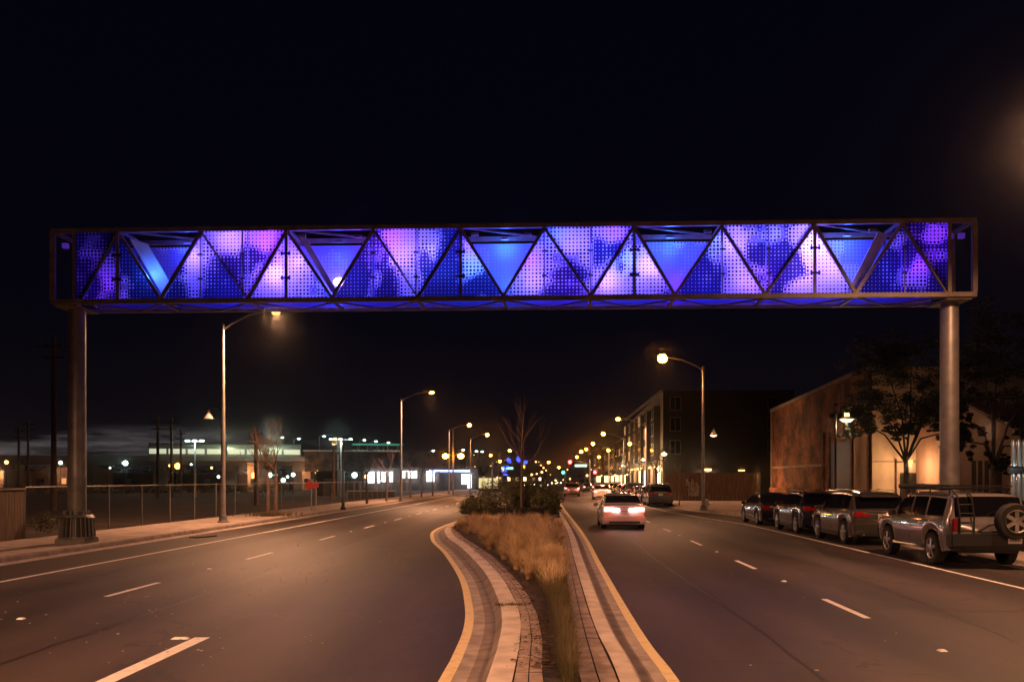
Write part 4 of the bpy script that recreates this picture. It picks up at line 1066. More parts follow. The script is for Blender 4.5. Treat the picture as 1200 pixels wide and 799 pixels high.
    # lights
    tl = S.get('tail', (0.62, 0.95, 0.14)); zl0, zl1, tw = tl
    for s_ in (-1, 1):
        o = MB(); wr = hw(0.02)
        o.box((s_*(wr-tw/2+0.005), 0.045, (zl0+zl1)/2), (tw, 0.13, zl1-zl0)); o.build('tail_light', M['tail_on'] if S.get('lit') else M['tail_off'], t, bevel=0.02)
        h_ = MB(); zf = S['belt'][-1][1]-0.12; wf = hw(L-0.06)
        h_.box((s_*(wf-0.17), L-0.05, zf), (0.36, 0.14, 0.15)); h_.build('headlight', M[S.get('head', 'head_off')], t, bevel=0.03)
    # bumpers, plate, mirrors
    bmat = M[S.get('bumper', S['paint'])]
    MB().box((0, 0.05, g+0.22), (W*0.975, 0.24, 0.36)).build('rear_bumper', bmat, t, bevel=0.06)
    MB().box((0, L-0.04, g+0.24), (W*0.92, 0.16, 0.26)).build('front_bumper', bmat, t, bevel=0.05)
    px_, pz_ = S.get('plate', (0, 0.75))
    pl = MB().box((px_, -0.015 if S.get('plate_y') is None else S['plate_y'], pz_), (0.31, 0.015, 0.155)).build('number_plate', M['plate'], t)
    ik = MB(); 
    for k in range(7): ik.box((px_-0.105+0.035*k, (-0.015 if S.get('plate_y') is None else S['plate_y'])-0.009, pz_-0.005), (0.018, 0.004, 0.06))
    ik.build('plate_characters', M['plate_ink'], pl)
    for s_ in (-1, 1):
        ym = S['mirror']; o = MB(); o.box((s_*(W/2+0.10), ym, interp(belt, ym)+0.07), (0.2, 0.1, 0.14)); o.build('mirror', pm if not S.get('bumper') else M['dark'], t, bevel=0.03)
        if S.get('detail', 1):
            for yh in S.get('handles', ()): MB().box((s_*(W/2+0.008), yh, interp(belt, yh)-0.12), (0.03, 0.16, 0.03)).build('door_handle', M['alloy'], t)
            for yh in S.get('gaps', ()): MB().bar((s_*(W/2+0.001), yh, g+0.22), (s_*(W/2*0.975+0.002), yh, interp(belt, yh)-0.04), 0.006, 0.008).build('door_gap', M['dark'], t)
    if S.get('spoiler'):
        zr_ = zt(0.45)
        MB().box((0, 0.30, zr_+0.01), (W*0.62, 0.30, 0.045)).build('spoiler', pm, t, bevel=0.015)
        for s_ in (-1, 1): MB().tube([(s_*W*0.36, 0.7, H-0.06), (s_*W*0.37, 0.85, H+0.02), (s_*W*0.37, 2.3, H+0.03), (s_*W*0.36, 2.6, H-0.04)], 0.02, 6).build('roof_rail', M['alloy'], t)
        MB().box((0, -0.004, S['plate'][1]+0.15), (W*0.5, 0.03, 0.035)).build('hatch_trim', M['alloy'], t)
        MB().box((0, -0.075, g+0.12), (W*0.8, 0.03, 0.12)).build('diffuser', M['dark'], t)
        MB().bx(-W/2-0.006, W/2+0.006, axles[0]+r+0.1, axles[1]-r-0.1, g-0.01, g+0.13).build('rocker_cladding', M['dark'], t, bevel=0.02)
        for s_ in (-1, 1):
            MB().box((s_*(W/2-0.42), -0.025, (zl0+zl1)/2-0.02), (0.2, 0.03, (zl1-zl0)*0.6)).build('hatch_light', M['tail_off'], t, bevel=0.01)
            MB().tube([(s_*W*0.33, -0.1, g+0.1), (s_*W*0.33, 0.1, g+0.1)], 0.035, 8).build('exhaust', M['alloy'], t)
    else:
        MB().box((0, -0.07, g+0.12), (W*0.7, 0.03, 0.08)).build('diffuser', M['dark'], t)
    return t
SED = dict(L=4.6, W=1.78, H=1.44, g=0.19, r=0.32, axles=(0.95, 3.65), paint='p_black', belt=[(0, 0.93), (2.3, 0.93), (4.6, 0.74)],
           prof=[(0, 0.86), (0.05, 0.98), (0.65, 1.03), (1.3, 1.36), (1.8, 1.43), (2.5, 1.44), (2.9, 1.36), (3.6, 1.0), (4.3, 0.84), (4.55, 0.70), (4.6, 0.55)],
           side_win=[(0.95, 1.75), (1.83, 2.6), (2.66, 3.25)], rear_win=(0.72, 1.28), wind=(2.92, 3.52), tail=(0.70, 0.9, 0.3), mirror=3.15, handles=(2.0, 2.95), gaps=(1.78, 2.63))
SUV = dict(spoiler=True, L=4.6, W=1.86, H=1.69, g=0.24, r=0.37, axles=(0.92, 3.68), paint='p_beige', belt=[(0, 1.08), (3.4, 1.02), (4.6, 0.86)],
           prof=[(0, 0.93), (0.03, 1.02), (0.09, 1.10), (0.50, 1.55), (0.68, 1.63), (1.6, 1.69), (2.5, 1.67), (2.8, 1.60), (3.5, 1.12), (4.3, 0.98), (4.55, 0.82), (4.6, 0.6)],
           side_win=[(0.62, 1.25), (1.33, 2.1), (2.18, 3.1)], rear_win=(0.12, 0.47), wind=(2.84, 3.42), tail=(0.88, 1.04, 0.26), mirror=3.05, plate=(0, 0.90), handles=(1.75, 2.8), gaps=(1.29, 2.14))
LCR = dict(L=4.75, W=1.90, H=1.74, g=0.36, r=0.39, axles=(1.0, 3.82), paint='p_silver', belt=[(0, 1.14), (3.7, 1.09), (4.75, 1.0)], roofW=0.8,
           prof=[(0, 1.0), (0.025, 1.06), (0.06, 1.15), (0.20, 1.63), (0.32, 1.70), (1.6, 1.74), (2.7, 1.73), (2.95, 1.68), (3.55, 1.2), (4.5, 1.08), (4.72, 0.93), (4.75, 0.7)],
           side_win=[(0.42, 1.35), (1.45, 2.25), (2.33, 3.2)], rear_win=(0.07, 0.205), wind=(2.98, 3.5), tail=(0.84, 1.14, 0.17), mirror=3.15, plate=(0.44, 0.66), plate_y=-0.215, bumper='dark', handles=(1.6, 2.5), gaps=(1.40, 2.29))
def S_(base, **k): d = dict(base); d.update(k); return d
# parked row by the right kerb, rear towards us: position = rear centre on the ground
lc = make_car('parked_suv', 'silver off-road wagon with rear ladder and spare wheel, nearest parked car', 'car', rd(10.1, 20.65, 0), YAW, LCR, 'cars parked by the right kerb')
# wagon extras
x = MB()
for s_ in (-1, 1):
    x.bar((s_*0.66, 0.5, 1.80), (s_*0.66, 3.0, 1.80), 0.04, 0.04)
for y in (0.5, 1.0, 1.5, 2.0, 2.5, 3.0): x.bar((-0.68, y, 1.82), (0.68, y, 1.82), 0.05, 0.03)
for s_ in (-1, 1):
    for y in (0.6, 1.7, 2.8): x.bar((s_*0.66, y, 1.70), (s_*0.66, y, 1.80), 0.03, 0.03)
for s_ in (-1, 1): x.bar((s_*0.7, 0.45, 1.88), (s_*0.7, 3.05, 1.88), 0.03, 0.03)
for y in (0.45, 3.05): x.bar((-0.7, y, 1.88), (0.7, y, 1.88), 0.03, 0.03)
x.build('roof_rack', M['black_metal'], lc)
x = MB(); x.tube([(-0.88, 0.7, 1.86), (-0.88, 3.0, 1.86)], 0.07, 8); x.build('awning', M['dark'], lc)
x = MB()
for xx in (-0.40, -0.72): x.tube([(xx, -0.06, 0.78), (xx, -0.06, 1.2), (xx+0.0, 0.08, 1.66), (xx, 0.32, 1.76)], 0.02, 6)
for z in (0.86, 1.06, 1.26, 1.46): x.tube([(-0.72, -0.05+max(0, z-1.2)*0.27, z), (-0.40, -0.05+max(0, z-1.2)*0.27, z)], 0.014, 6)
x.build('ladder', M['black_metal'], lc)
x = MB(); x.bx(-0.97, 0.97, -0.20, 0.12, 0.50, 0.80); x.build('bumper_bar', M['dark'], lc, bevel=0.03)
x = MB(); x.tube([(0.78, -0.14, 0.8), (0.78, -0.16, 1.1), (0.36, -0.16, 1.12), (-0.10, -0.16, 1.0), (-0.35, -0.14, 0.84)], 0.028, 6); x.tube([(-0.3, -0.16, 0.84), (0.8, -0.16, 0.84)], 0.03, 6)
x.build('tyre_carrier', M['black_metal'], lc)
sp = MB().lathe([(0.24, -0.12), (0.37, -0.125), (0.405, -0.09), (0.405, 0.09), (0.37, 0.125), (0.24, 0.12)], (0.36, -0.33, 1.10), 28, 'Y').build('spare_wheel', M['rubber'], lc, smooth=True)
x = MB(); x.lathe([(0.25, 0.02), (0.262, -0.02), (0.235, 0.0), (0.225, 0.05)], (0.36, -0.45, 1.10), 26, 'Y')
for k in range(6):
    an = 2*math.pi*k/6+0.52; d = Vector((math.cos(an), 0, math.sin(an))); x.bar(Vector((0.36, -0.455, 1.10))+d*0.05, Vector((0.36, -0.44, 1.10))+d*0.24, 0.03, 0.085, up=(-d.z, 0, d.x))
x.lathe([(0, -0.04), (0.055, -0.04), (0.065, 0.02)], (0.36, -0.45, 1.10), 14, 'Y'); x.build('rim', M['alloy'], sp)
MB().lathe([(0, 0), (0.235, 0)], (0.36, -0.40, 1.10), 20, 'Y').build('hub_recess', M['dark'], sp)
x = MB()
for zz in (0.86, 0.99, 1.12): x.bar((-0.95, -0.04, zz), (-0.74, -0.04, zz), 0.012, 0.012)
for xx in (-0.95, -0.85, -0.74): x.bar((xx, -0.04, 0.83), (xx, -0.04, 1.16), 0.012, 0.012)
x.build('light_guard', M['black_metal'], lc)
for s_ in (-1, 1): MB().tube([(s_*0.95, 1.5, 0.42), (s_*1.0, 1.6, 0.4), (s_*1.0, 3.2, 0.4), (s_*0.95, 3.3, 0.42)], 0.03, 6).build('side_step', M['alloy'], lc)
make_car('parked_suv', 'champagne crossover with red tail lamps parked ahead of the silver wagon', 'car', rd(10.2, 27.6, 0), YAW, S_(SUV, bumper='p_grey'), 'cars parked by the right kerb')
make_car('parked_suv', 'dark blue crossover third in the row parked by the right kerb', 'car', rd(10.15, 33.0, 0), YAW, S_(SUV, paint='p_navy', H=1.58, prof=[(a, min(b_, 1.58) if b_ < 1.6 else 1.58-(1.69-b_)) for a, b_ in SUV['prof']]), 'cars parked by the right kerb')
make_car('parked_sedan', 'black sedan at the front of the nearest kerbside row', 'car', rd(10.1, 39.3, 0), YAW, SED, 'cars parked by the right kerb')
rows2 = [('dark grey hatchback, rearmost of the far parked row', 'p_grey', SUV, 66.5), ('black car parked second in the far row', 'p_black', SED, 72.3), ('silver car parked third in the far row', 'p_silver', SED, 78.5), ('black crossover fourth in the far parked row', 'p_black', SUV, 84.8),
         ('grey sedan fifth in the far parked row', 'p_grey', SED, 91), ('pale sedan sixth in the far parked row', 'p_white', SED, 97.5), ('dark car seventh in the far parked row', 'p_black', SED, 104), ('silver car at the far end of the parked row', 'p_silver', SUV, 112)]
for lb, p, base_, Y in rows2:
    make_car('parked_car', lb, 'car', rd(8.15, Y, 0), YAW, S_(base_, paint=p, H=base_['H']), 'cars parked along the far right kerb')
# moving traffic (built at rest)
def tail_glow(t, x=0.62, z=0.85, pw=7): 
    for s_ in (-1, 1): light('POINT', (s_*x, -0.35, z), pw, (1.0, 0.12, 0.08), t, 0.08)
c = make_car('moving_car', 'rosy silver car driving away with glowing tail lights beside the median', 'car', rd(2.98, 36.3, 0), YAW, S_(SED, paint='p_red', lit=True, head='head_off', tail=(0.72, 0.92, 0.42), H=1.48), 'cars driving away')
tail_glow(c)
for s_ in (-1, 1): MB().box((s_*0.36, -0.03, 0.80), (0.30, 0.05, 0.10)).build('reversing_light', M['brake_white'], c)
c = make_car('moving_car', 'pale car driving away with red tail lights behind the rosy silver car', 'car', Vector(((706-CX)/F*90, 90, 0)), YAW, S_(SED, paint='p_white', lit=True, head='head_off'), 'cars driving away')
tail_glow(c)
c = make_car('moving_car', 'silver hatchback driving away in the inner lane near the signals', 'car', Vector(((670.5-CX)/F*104, 104, 0)), YAW, S_(SUV, paint='p_silver', lit=True, head='head_off', H=1.69), 'cars driving away')
tail_glow(c)
c = make_car('moving_car', 'dark sedan driving away just left of the far parked row', 'car', Vector(((690-CX)/F*140, 140, 0)), YAW, S_(SED, paint='p_grey', lit=True, head='head_off'), 'cars driving away')
for i, (px, Y, lb, st) in enumerate([(638, 190, 'oncoming car with dazzling headlights beyond the median', 5.0), (629, 230, 'oncoming car left of the dazzling one', 2.5), (619, 210, 'oncoming car with dimmer headlights over the median shrubs', 3.0), (649, 300, 'far oncoming car below the green signal', 3.0), (655, 330, 'far car beside the green signal pole', 3.0)]):
    c = make_car('oncoming_car', lb, 'car', Vector(((px-CX)/F*Y, Y, 0)), math.pi+YAW, S_(SED, paint='p_grey', head='head_on'), 'oncoming cars')
    c.location.x += 0; 
    for s_ in (-1, 1): MB().ball((s_*0.62, 4.72, 0.68), 0.12+0.03*st, 10).build('headlamp_lens', M['head_on'], c, smooth=True)

# ------------------------------------------------------------------ hydrant
hy = at(828, 597.5, .14); t = thing('fire_hydrant', 'short pale fire hydrant at the foot of the right street lamp', 'hydrant', hy)
MB().lathe([(0.18, 0), (0.18, 0.05), (0.12, 0.06), (0.12, 0.5), (0.16, 0.52), (0.16, 0.56), (0.12, 0.62), (0.05, 0.70), (0, 0.72)], (0, 0, 0), 14).build('barrel', M['white_obj'], t, smooth=True)
x = MB(); x.tube([(-0.22, 0, 0.38), (0.22, 0, 0.38)], 0.055, 8); x.tube([(0, -0.22, 0.34), (0, 0, 0.34)], 0.07, 8); x.build('nozzles', M['white_obj'], t)

# ------------------------------------------------------------------ left side: fences
def fence_run(name, label, pts, h, step, mat_mesh, post_r=0.03, group=None, rail=True):
    t = thing(name, label, 'fence', pts[0])
    o = Vector(pts[0]); acc = 0; mm = MB(); mm.uv = []
    rl = MB()
    for a, b_ in zip(pts, pts[1:]):
        a, b_ = Vector(a)-o, Vector(b_)-o; L = (b_-a).length; n = max(1, round(L/step))
        for k in range(n):
            p = a.lerp(b_, k/n)
            MB().tube([p, p+Vector((0, 0, h+0.05))], post_r, 7).build('post', M['galv_dark'], t)
        mm.quad(a+Vector((0, 0, 0.05)), b_+Vector((0, 0, 0.05)), b_+Vector((0, 0, h)), a+Vector((0, 0, h)))
        mm.uv += [(acc, 0), (acc+L, 0), (acc+L, h), (acc, h)]; acc += L
        if rail: rl.tube([a+Vector((0, 0, h)), b_+Vector((0, 0, h))], post_r*0.75, 6)
    mm.build('wire_mesh', mat_mesh, t)
    if rail: rl.build('rail', M['galv_dark'], t)
    return t
fence_run('chain_link_fence', 'long chain link fence behind the left sidewalk', [rd(-17.1, 29.3), rd(-17.1, 60), rd(-17.1, 110)], 1.78, 2.7, M['chain'])
# board fence at the left edge
t = thing('board_fence', 'brown board fence with pale top rail at the left edge', 'fence', rd(-17.1, 12), YAW)
x = MB(); rr = random.Random(3)
for i in range(112):
    y = i*0.155; x.box((0, y+0.07, 0.86+rr.uniform(-0.01, 0.01)), (0.025, 0.145, 1.62))
x.build('boards', M['wood'], t)
for i in range(8): MB().box((-0.07, i*2.45, 0.87), (0.09, 0.09, 1.74)).build('post', M['wood'], t)
MB().bx(-0.06, 0.06, -0.05, 17.3, 1.70, 1.76).build('top_rail', M['coping'], t)
# long dark hedge / scrub inside the field and dirt mounds
def bush_row(label, pts, n, size, seed, cat='hedge', mat='leaf_dark', rad=(2.0, 1.2, 0.9), name='hedge'):
    rng = random.Random(seed); m = MB(); o = Vector(pts[0])
    for i in range(len(pts)-1):
        a, b_ = Vector(pts[i]), Vector(pts[i+1]); k = max(1, int((b_-a).length/2.2))
        for j in range(k):
            c = a.lerp(b_, j/k)-o; c.z += 0.6; s = rng.uniform(0.6, 1.2)
            leafy(m, rng, c, (rad[0]*s, rad[1]*s, rad[2]*s), n, size, shell=0.2)
    ob = m.build(name, M[mat]); ob.location = o; tag(ob, label, cat); return ob
bush_row('dark scrub bushes along the foot of the railway viaduct', [pz(-20, 561, 120).xy.to_3d(), pz(180, 561, 125).xy.to_3d(), pz(330, 561, 130).xy.to_3d()], 260, 0.22, 6)
bush_row('low dry bush by the base of the left gantry column', [at(52, 634, 0), at(60, 632, 0)], 700, 0.05, 7, 'bush', 'leaf_shrub', (0.6, 0.4, 0.45), 'bush')

# utility poles (dark silhouettes)
for px, Y, top_y, lb in ((22, 110, 500, 'dark utility pole furthest left behind the fence'), (33, 118, 492, 'dark utility pole beside the furthest left one'), (63, 58, 395, 'tall dark utility pole left of the gantry column'),
                     (185, 95, 488, 'dark utility pole left of the pair by the floodlight'), (201, 98, 489, 'dark utility pole with crossarm beside the floodlight'), (212, 120, 503, 'short dark utility pole next to the floodlight'), (300, 70, 500, 'dark utility pole in front of the parked train'), (391, 90, 525, 'dark pole before the station wall')):
    b = Vector(((px-CX)/F*Y, Y, 0)); h = EYE+(HOR-top_y)/F*Y
    t = thing('utility_pole', lb, 'utility pole', b, 0, 'utility poles on the left')
    MB().lathe([(0.19, 0), (0.13, h), (0, h)], (0, 0, 0), 9).build('pole', M['bark'], t, smooth=True)
    x = MB(); x.box((0, 0, h-0.6), (2.2 if px in (201, 63, 33) else 1.1, 0.1, 0.12)); x.box((0, 0, h-1.3), (1.4, 0.1, 0.1)); x.build('crossarm', M['bark'], t)
    for s_ in (-0.45, 0.45): MB().lathe([(0.05, h-0.54), (0.06, h-0.42), (0.02, h-0.36)], (s_, 0, 0), 7).build('insulator', M['dark'], t)

# ------------------------------------------------------------------ railway viaduct, train, station
VY0, VY1 = 150.0, 172.0
def vp(px, z=0.0, dy=0.0):
    t_ = (px+120)/(560+120); 
    # straight line on the ground through the two ends
    a = Vector(((-120-CX)/F*VY0, VY0, 0)); b_ = Vector(((560-CX)/F*VY1, VY1, 0)); d = b_-a; k = (px-CX)/F
    s = (k*a.y-a.x)/(d.x-k*d.y); p = a+d*s; n = Vector((-d.y, d.x, 0)).normalized(); return p+n*dy+Vector((0, 0, z))
va, vb = vp(-120), vp(560); vang = math.atan2(vb.y-va.y, vb.x-va.x); VL = (vb-va).length
def vx(px): return (vp(px)-va).length
via = thing('railway_viaduct', 'long elevated concrete railway viaduct crossing behind the left field', 'viaduct', va, vang)
x = MB(); x.bx(0, VL, 0, 9, 5.35, 5.6); x.bx(0, VL, 1.2, 7.8, 4.5, 5.35); x.build('deck', M['viaduct'], via)
x = MB(); x.bx(0, VL, -0.2, 0, 5.3, 6.1); x.build('parapet', M['viaduct'], via)
for k in range(9):
    u_ = 4+k*12.2
    x = MB(); x.bx(u_-1.1, u_+1.1, 3.0, 6.0, 0, 3.5); x.bx(u_-1.1, u_+1.1, 1.4, 7.6, 3.5, 4.5); x.build('pier', M['viaduct'], via, bevel=0.1)
# station wall hanging under deck, right of the train
x = MB(); x.bx(vx(357), vx(545), -0.55, -0.22, 3.4, 7.1); x.build('station_wall', M['brick_dark'], via)
x = MB(); x.bx(vx(355), vx(470), -0.75, -0.2, 7.1, 7.3); x.build('platform_edge', M['white_obj'], via)
# train
tr = thing('commuter_train', 'pale commuter train with lit window band standing on the viaduct', 'train', vp(172)+Vector((0, 0, 5.0)), vang)
TL = (vp(354)-vp(172)).length
for k in range(2):
    a, b_ = k*TL/2+0.2, (k+1)*TL/2-0.2
    x = MB(); prof_ = [(0.2, 0.3), (0.0, 0.9), (0.0, 2.5), (0.35, 3.2), (1.1, 3.45), (1.9, 3.45), (2.65, 3.2), (3.0, 2.5), (3.0, 0.9), (2.8, 0.3)]
    n = len(x.v)
    for (yy_, zz) in prof_: x.v.append(Vector((a, yy_, zz)))
    for (yy_, zz) in prof_: x.v.append(Vector((b_, yy_, zz)))
    m_ = len(prof_)
    for i in range(m_): x.f.append((n+i, n+(i+1) % m_, n+m_+(i+1) % m_, n+m_+i))
    x.f.append(tuple(range(n, n+m_))); x.f.append(tuple(reversed(range(n+m_, n+2*m_))))
    cb = x.build('carriage', M['train'], tr, smooth=True)
    wq = MB(); nwin = 4
    for i in range(nwin):
        q0 = lerp(a, b_, (i+0.06)/nwin); q1 = lerp(a, b_, (i+0.94)/nwin); wq.bx(q0, q1, -0.03, 0.03, 1.5, 2.4)
    wq.build('windows', M['train_win'], cb)
light('POINT', (TL*0.8, -4, 4.5), 600, (0.8, 1.0, 0.75), tr, 0.4); light('POINT', (TL*0.5, -4, 4.5), 400, (0.9, 1.0, 0.6), tr, 0.4)  # unseen lights added to brighten the side of the train
# platform lamps on the viaduct
for i, (px, py, lb) in enumerate([(330, 512.5, 'first cool white platform lamp right of the train roof'), (350, 514, 'second cool white platform lamp near the train front'), (380.5, 511, 'tall cool white lamp left of the bright platform mast'),
                               (429, 515.5, 'platform lamp at the left end of the green canopy'), (443, 517, 'platform lamp in the middle of the green canopy'), (458, 518.5, 'platform lamp at the right end of the green canopy'),
                               (548, 527, 'cool lamp on the far platform right of the twin headed post'), (564, 528.5, 'cool lamp near the far overhead frame'), (571, 529, 'last cool lamp of the far platform row'), (512, 528, 'small cool lamp above the far station wall')]):
    p = vp(px, 0, 5.0); hz = EYE+(HOR-py)/F*p.y
    t = thing('platform_lamp', lb, 'lamp', Vector((p.x-0.9, p.y, 5.6)), 0, 'cool white platform lamps')
    MB().tube([(0, 0, 0), (0, 0, hz-5.75), (0.25, 0, hz-5.62), (0.8, 0, hz-5.6)], [0.07, 0.06, 0.05, 0.05], 6).build('pole', M['pole'], t)
    MB().ball((0.9, 0, hz-5.62), 0.26, 8, (1.2, 1, 0.6)).build('lens', M['white_lamp'], t, smooth=True)
# green canopy & far platform
p0, p1 = vp(410), vp(470)
t = thing('platform_canopy', 'greenish platform canopy above the station wall', 'canopy', Vector((p0.x, p0.y+3, 5.6)), vang)
Lc = (p1-p0).length
MB().bx(0, Lc, -1, 3, 2.9, 3.1).build('roof', glow('canopy_green', (0.12, 0.55, 0.38), 0.25), t)
x = MB()
for i in range(5): x.tube([(Lc*(i+.5)/5, 1, 0), (Lc*(i+.5)/5, 1, 2.9)], 0.08, 6)
x.build('posts', M['pole'], t)
x = MB()
for i in range(12):
    if i not in (4,): x.bx(Lc*i/12+0.15, Lc*(i+1)/12-0.2, 1.6, 1.7, 1.35, 1.9)
x.build('windows', M['train_win'] if False else glow('lobby_light', (1.0, 0.85, 0.6), 1.3), t)
x = MB().bx(0.1, Lc, 1.75, 1.8, 1.2, 2.0); x.build('back_wall', M['stucco_dark'], t)
# tall mast with four floodlights by the platform, and the blue-white one left
def mast(label, px, by, Y, top_y, c, n, w_=0.9, pw=0):
    h = EYE+(HOR-top_y)/F*Y
    t = thing('floodlight_mast', label, 'floodlight', Vector(((px-CX)/F*Y, Y, 0)))
    MB().lathe([(0.16, 0), (0.09, h), (0, h)], (0, 0, 0), 8).build('pole', M['pole'], t, smooth=True)
    MB().box((0, 0, h), (w_*2, 0.1, 0.1)).build('crossarm', M['pole'], t)
    for i in range(n):
        xx = lerp(-w_, w_, i/(n-1)) if n > 1 else 0
        MB().box((xx, -0.1, h+0.05), (0.45, 0.35, 0.2)).build('floodlight', M[c], t, bevel=0.04)
    if pw: light('POINT', (0, -0.6, h-0.4), pw, (0.7, 1.0, 0.95), t, 0.3)
    return t
mast('tall floodlight mast with cool white lamps left of the train', 228.5, 565, 100, 517, 'white_lamp', 3, 0.8, 150)
mast('tall platform floodlight mast with cool white lamps over the station wall', 399.5, 565, 128, 515, 'white_lamp', 3, 1.4, 300)
mast('shorter mast with warm lamps beside the platform floodlight mast', 396, 565, 134, 520.5, 'warm_lamp', 2, 0.6)
# station building under the deck with bright openings
sb = thing('station_building', 'brightly lit station entrance beneath the far viaduct', 'station', Vector((vp(435).x, vp(435).y-9, 0)), vang)
q = lambda px: (Vector((vp(px).x, 0, 0))-Vector((vp(435).x, 0, 0))).length*(1 if px > 435 else -1)
MB().bx(q(436), q(566), 0.3, 7, 0, 4.0).build('wall', M['stucco_dark'], sb)
for a, b_, zlo, zhi in ((440, 453.5, 1.3, 3.3), (456, 468.5, 1.5, 3.3), (480, 496, 2.2, 3.5), (507, 516, 1.6, 3.45), (547, 558, 1.1, 2.9), (554, 558, 0.4, 1.1)):
    x = MB().bx(q(a), q(b_), -0.05, 0.25, zlo, zhi); x.build('lit_window', M['bright_white'], sb)
x = MB().bx(q(510), q(556), -0.3, -0.1, 3.35, 3.65); x.build('blue_strip', M['blue_strip'], sb)
x = MB().bx(q(438), q(470), -0.05, 0.25, 3.45, 3.6); x.build('canopy_edge', M['viaduct'], sb)
for px in (447, 462, 490, 512, 552): light('POINT', (q(px), -2.0, 2.9), 260, (0.9, 0.95, 1.0), sb, 0.3)
for px in (449, 463, 484, 500, 520): MB().bx(q(px)-0.25, q(px)+0.25, -0.6, -0.2, 0, 3.4).build('pilaster', M['brick_dark'], sb)
# small lights under the viaduct and across the field
rl = [(73/7.26+280, 0), ]
fld = [(43, 490, 0)]
spots = [(7.5, 541.5, 'warm_lamp', 'warm lamp at the far left edge', 130, .28), (71, 542, 'white_lamp', 'white lamp just left of the gantry column', 145, .30), (147, 542.5, 'white_lamp', 'bright white lamp under the viaduct right of the column', 120, .34), (129, 548, 'white_lamp', 'small white lamp left of the bright one under the viaduct', 135, .14),
         (199, 545.5, 'warm_lamp', 'warm small lamp left of the orange cluster', 135, .2), (208, 546, 'sodium_far', 'orange lamp cluster left of the floodlight mast', 130, .42), (224, 544, 'white_lamp', 'tiny white lamp against the floodlight mast', 135, .16), (248, 548, 'warm_lamp', 'small warm lamp left of the near street lamp pole', 132, .18),
         (256, 558.5, 'white_lamp', 'low greenish lamp left of the near street lamp pole', 110, .18), (298, 557, 'sodium_far', 'orange lamp at a lit wall right of the near street lamp', 100, .34), (316, 556.5, 'white_lamp', 'greenish lamp behind the two stemmed tree', 125, .34), (323, 556.3, 'white_lamp', 'second greenish lamp behind the two stemmed tree', 125, .24),
         (332, 562.5, 'white_lamp', 'pale lamp right of the two stemmed tree', 110, .28), (337, 558.5, 'white_lamp', 'small greenish lamp above the pale one', 130, .18), (343.5, 556, 'white_lamp', 'greenish lamp left of the red signs', 125, .28), (372, 553.7, 'warm_lamp', 'orange white lamp above the red signs', 125, .30),
         (379.5, 556.5, 'white_lamp', 'first of the close yellow green lamp pair', 125, .26), (387, 556.5, 'warm_lamp', 'second of the close yellow green lamp pair', 126, .2), (391.5, 556.5, 'white_lamp', 'greenish lamp right of the yellow green pair', 125, .26), (415.5, 556.5, 'white_lamp', 'bright greenish lamp left of the station windows', 118, .36),
         (429.5, 558.3, 'warm_lamp', 'warm globe lamp over the thin sidewalk tree', 90, .22)]
for (px, py, mt, lb, Y, r_) in spots:
    p = pz(px, py, Y); t = thing('globe_lamp', lb, 'lamp', Vector((p.x, p.y, 0)), 0, 'small lamps under the viaduct')
    MB().tube([(0, 0, 0), (0, 0, p.z-r_*0.8)], 0.05, 6).build('pole', M['black_metal'], t)
    MB().ball((0, 0, p.z), r_, 10).build('globe', M[mt], t, smooth=True)
    if r_ >= .34: light('POINT', (0, -0.8, p.z), 90, SOD if mt == 'sodium_far' else (0.8, 1, 0.9), t, 0.2)
# far left houses lit orange
def house(label, px0, px1, Y, h, roof, mat, seed, lamp=0):
    x0_, x1_ = (px0-CX)/F*Y, (px1-CX)/F*Y; W_ = x1_-x0_
    t = thing('house', label, 'house', Vector((x0_, Y, 0)), 0, 'low houses beyond the viaduct')
    MB().bx(0, W_, 0, 8, 0, h).build('wall', M[mat], t)
    if roof:
        x = MB(); x.poly([(-0.3, -0.3, h), (W_+0.3, -0.3, h), (W_+0.3, 4, h+roof), (-0.3, 4, h+roof)]); x.poly([(-0.3, 8.3, h), (-0.3, 4, h+roof), (W_+0.3, 4, h+roof), (W_+0.3, 8.3, h)])
        x.poly([(-0.02, 0, h), (-0.02, 4, h+roof), (-0.02, 8, h)]); x.poly([(W_+0.02, 0, h), (W_+0.02, 8, h), (W_+0.02, 4, h+roof)]); x.build('roof', M['roofing'], t)
    rng = random.Random(seed); n = max(1, int(W_/3.2))
    for i in range(n):
        c_ = W_*(i+.5)/n; w = MB().bx(c_-0.5, c_+0.5, -0.04, 0.0, 1.0, 2.2).build('window', M['win_frame'], t)
        MB().bx(c_-0.42, c_+0.42, -0.06, -0.042, 1.08, 2.12).build('pane', M['shop_dim'] if rng.random() < 0.5 else M['winglass'], w)
    MB().bx(W_*0.5-0.45+0.9, W_*0.5+0.45+0.9, -0.05, -0.002, 0, 2.05).build('door', M['wood'], t)
    if lamp: light('POINT', (W_*0.5, -3, 3.2), lamp, SOD, t, 0.3)
house('low house at the far left glowing orange under the viaduct', -20, 14, 190, 3.8, 1.4, 'house_lit', 1, 1500)
house('dim flat house between the two left utility poles', 20, 60, 200, 4.2, 0, 'house_lit', 2, 130)
house('brick coloured house just left of the gantry column', 66, 84, 180, 4.4, 1.2, 'brick_dark', 3, 500)
house('gabled cream house just right of the gantry column', 97, 112, 180, 4.2, 1.4, 'house_lit', 4, 450)
house('warm lit wall right of the near street lamp pole', 290, 303, 150, 4.8, 0, 'house_lit', 5, 600)
house('dim orange house front behind the dark utility pole', 354, 364, 165, 3.6, 0, 'house_lit', 6, 300)
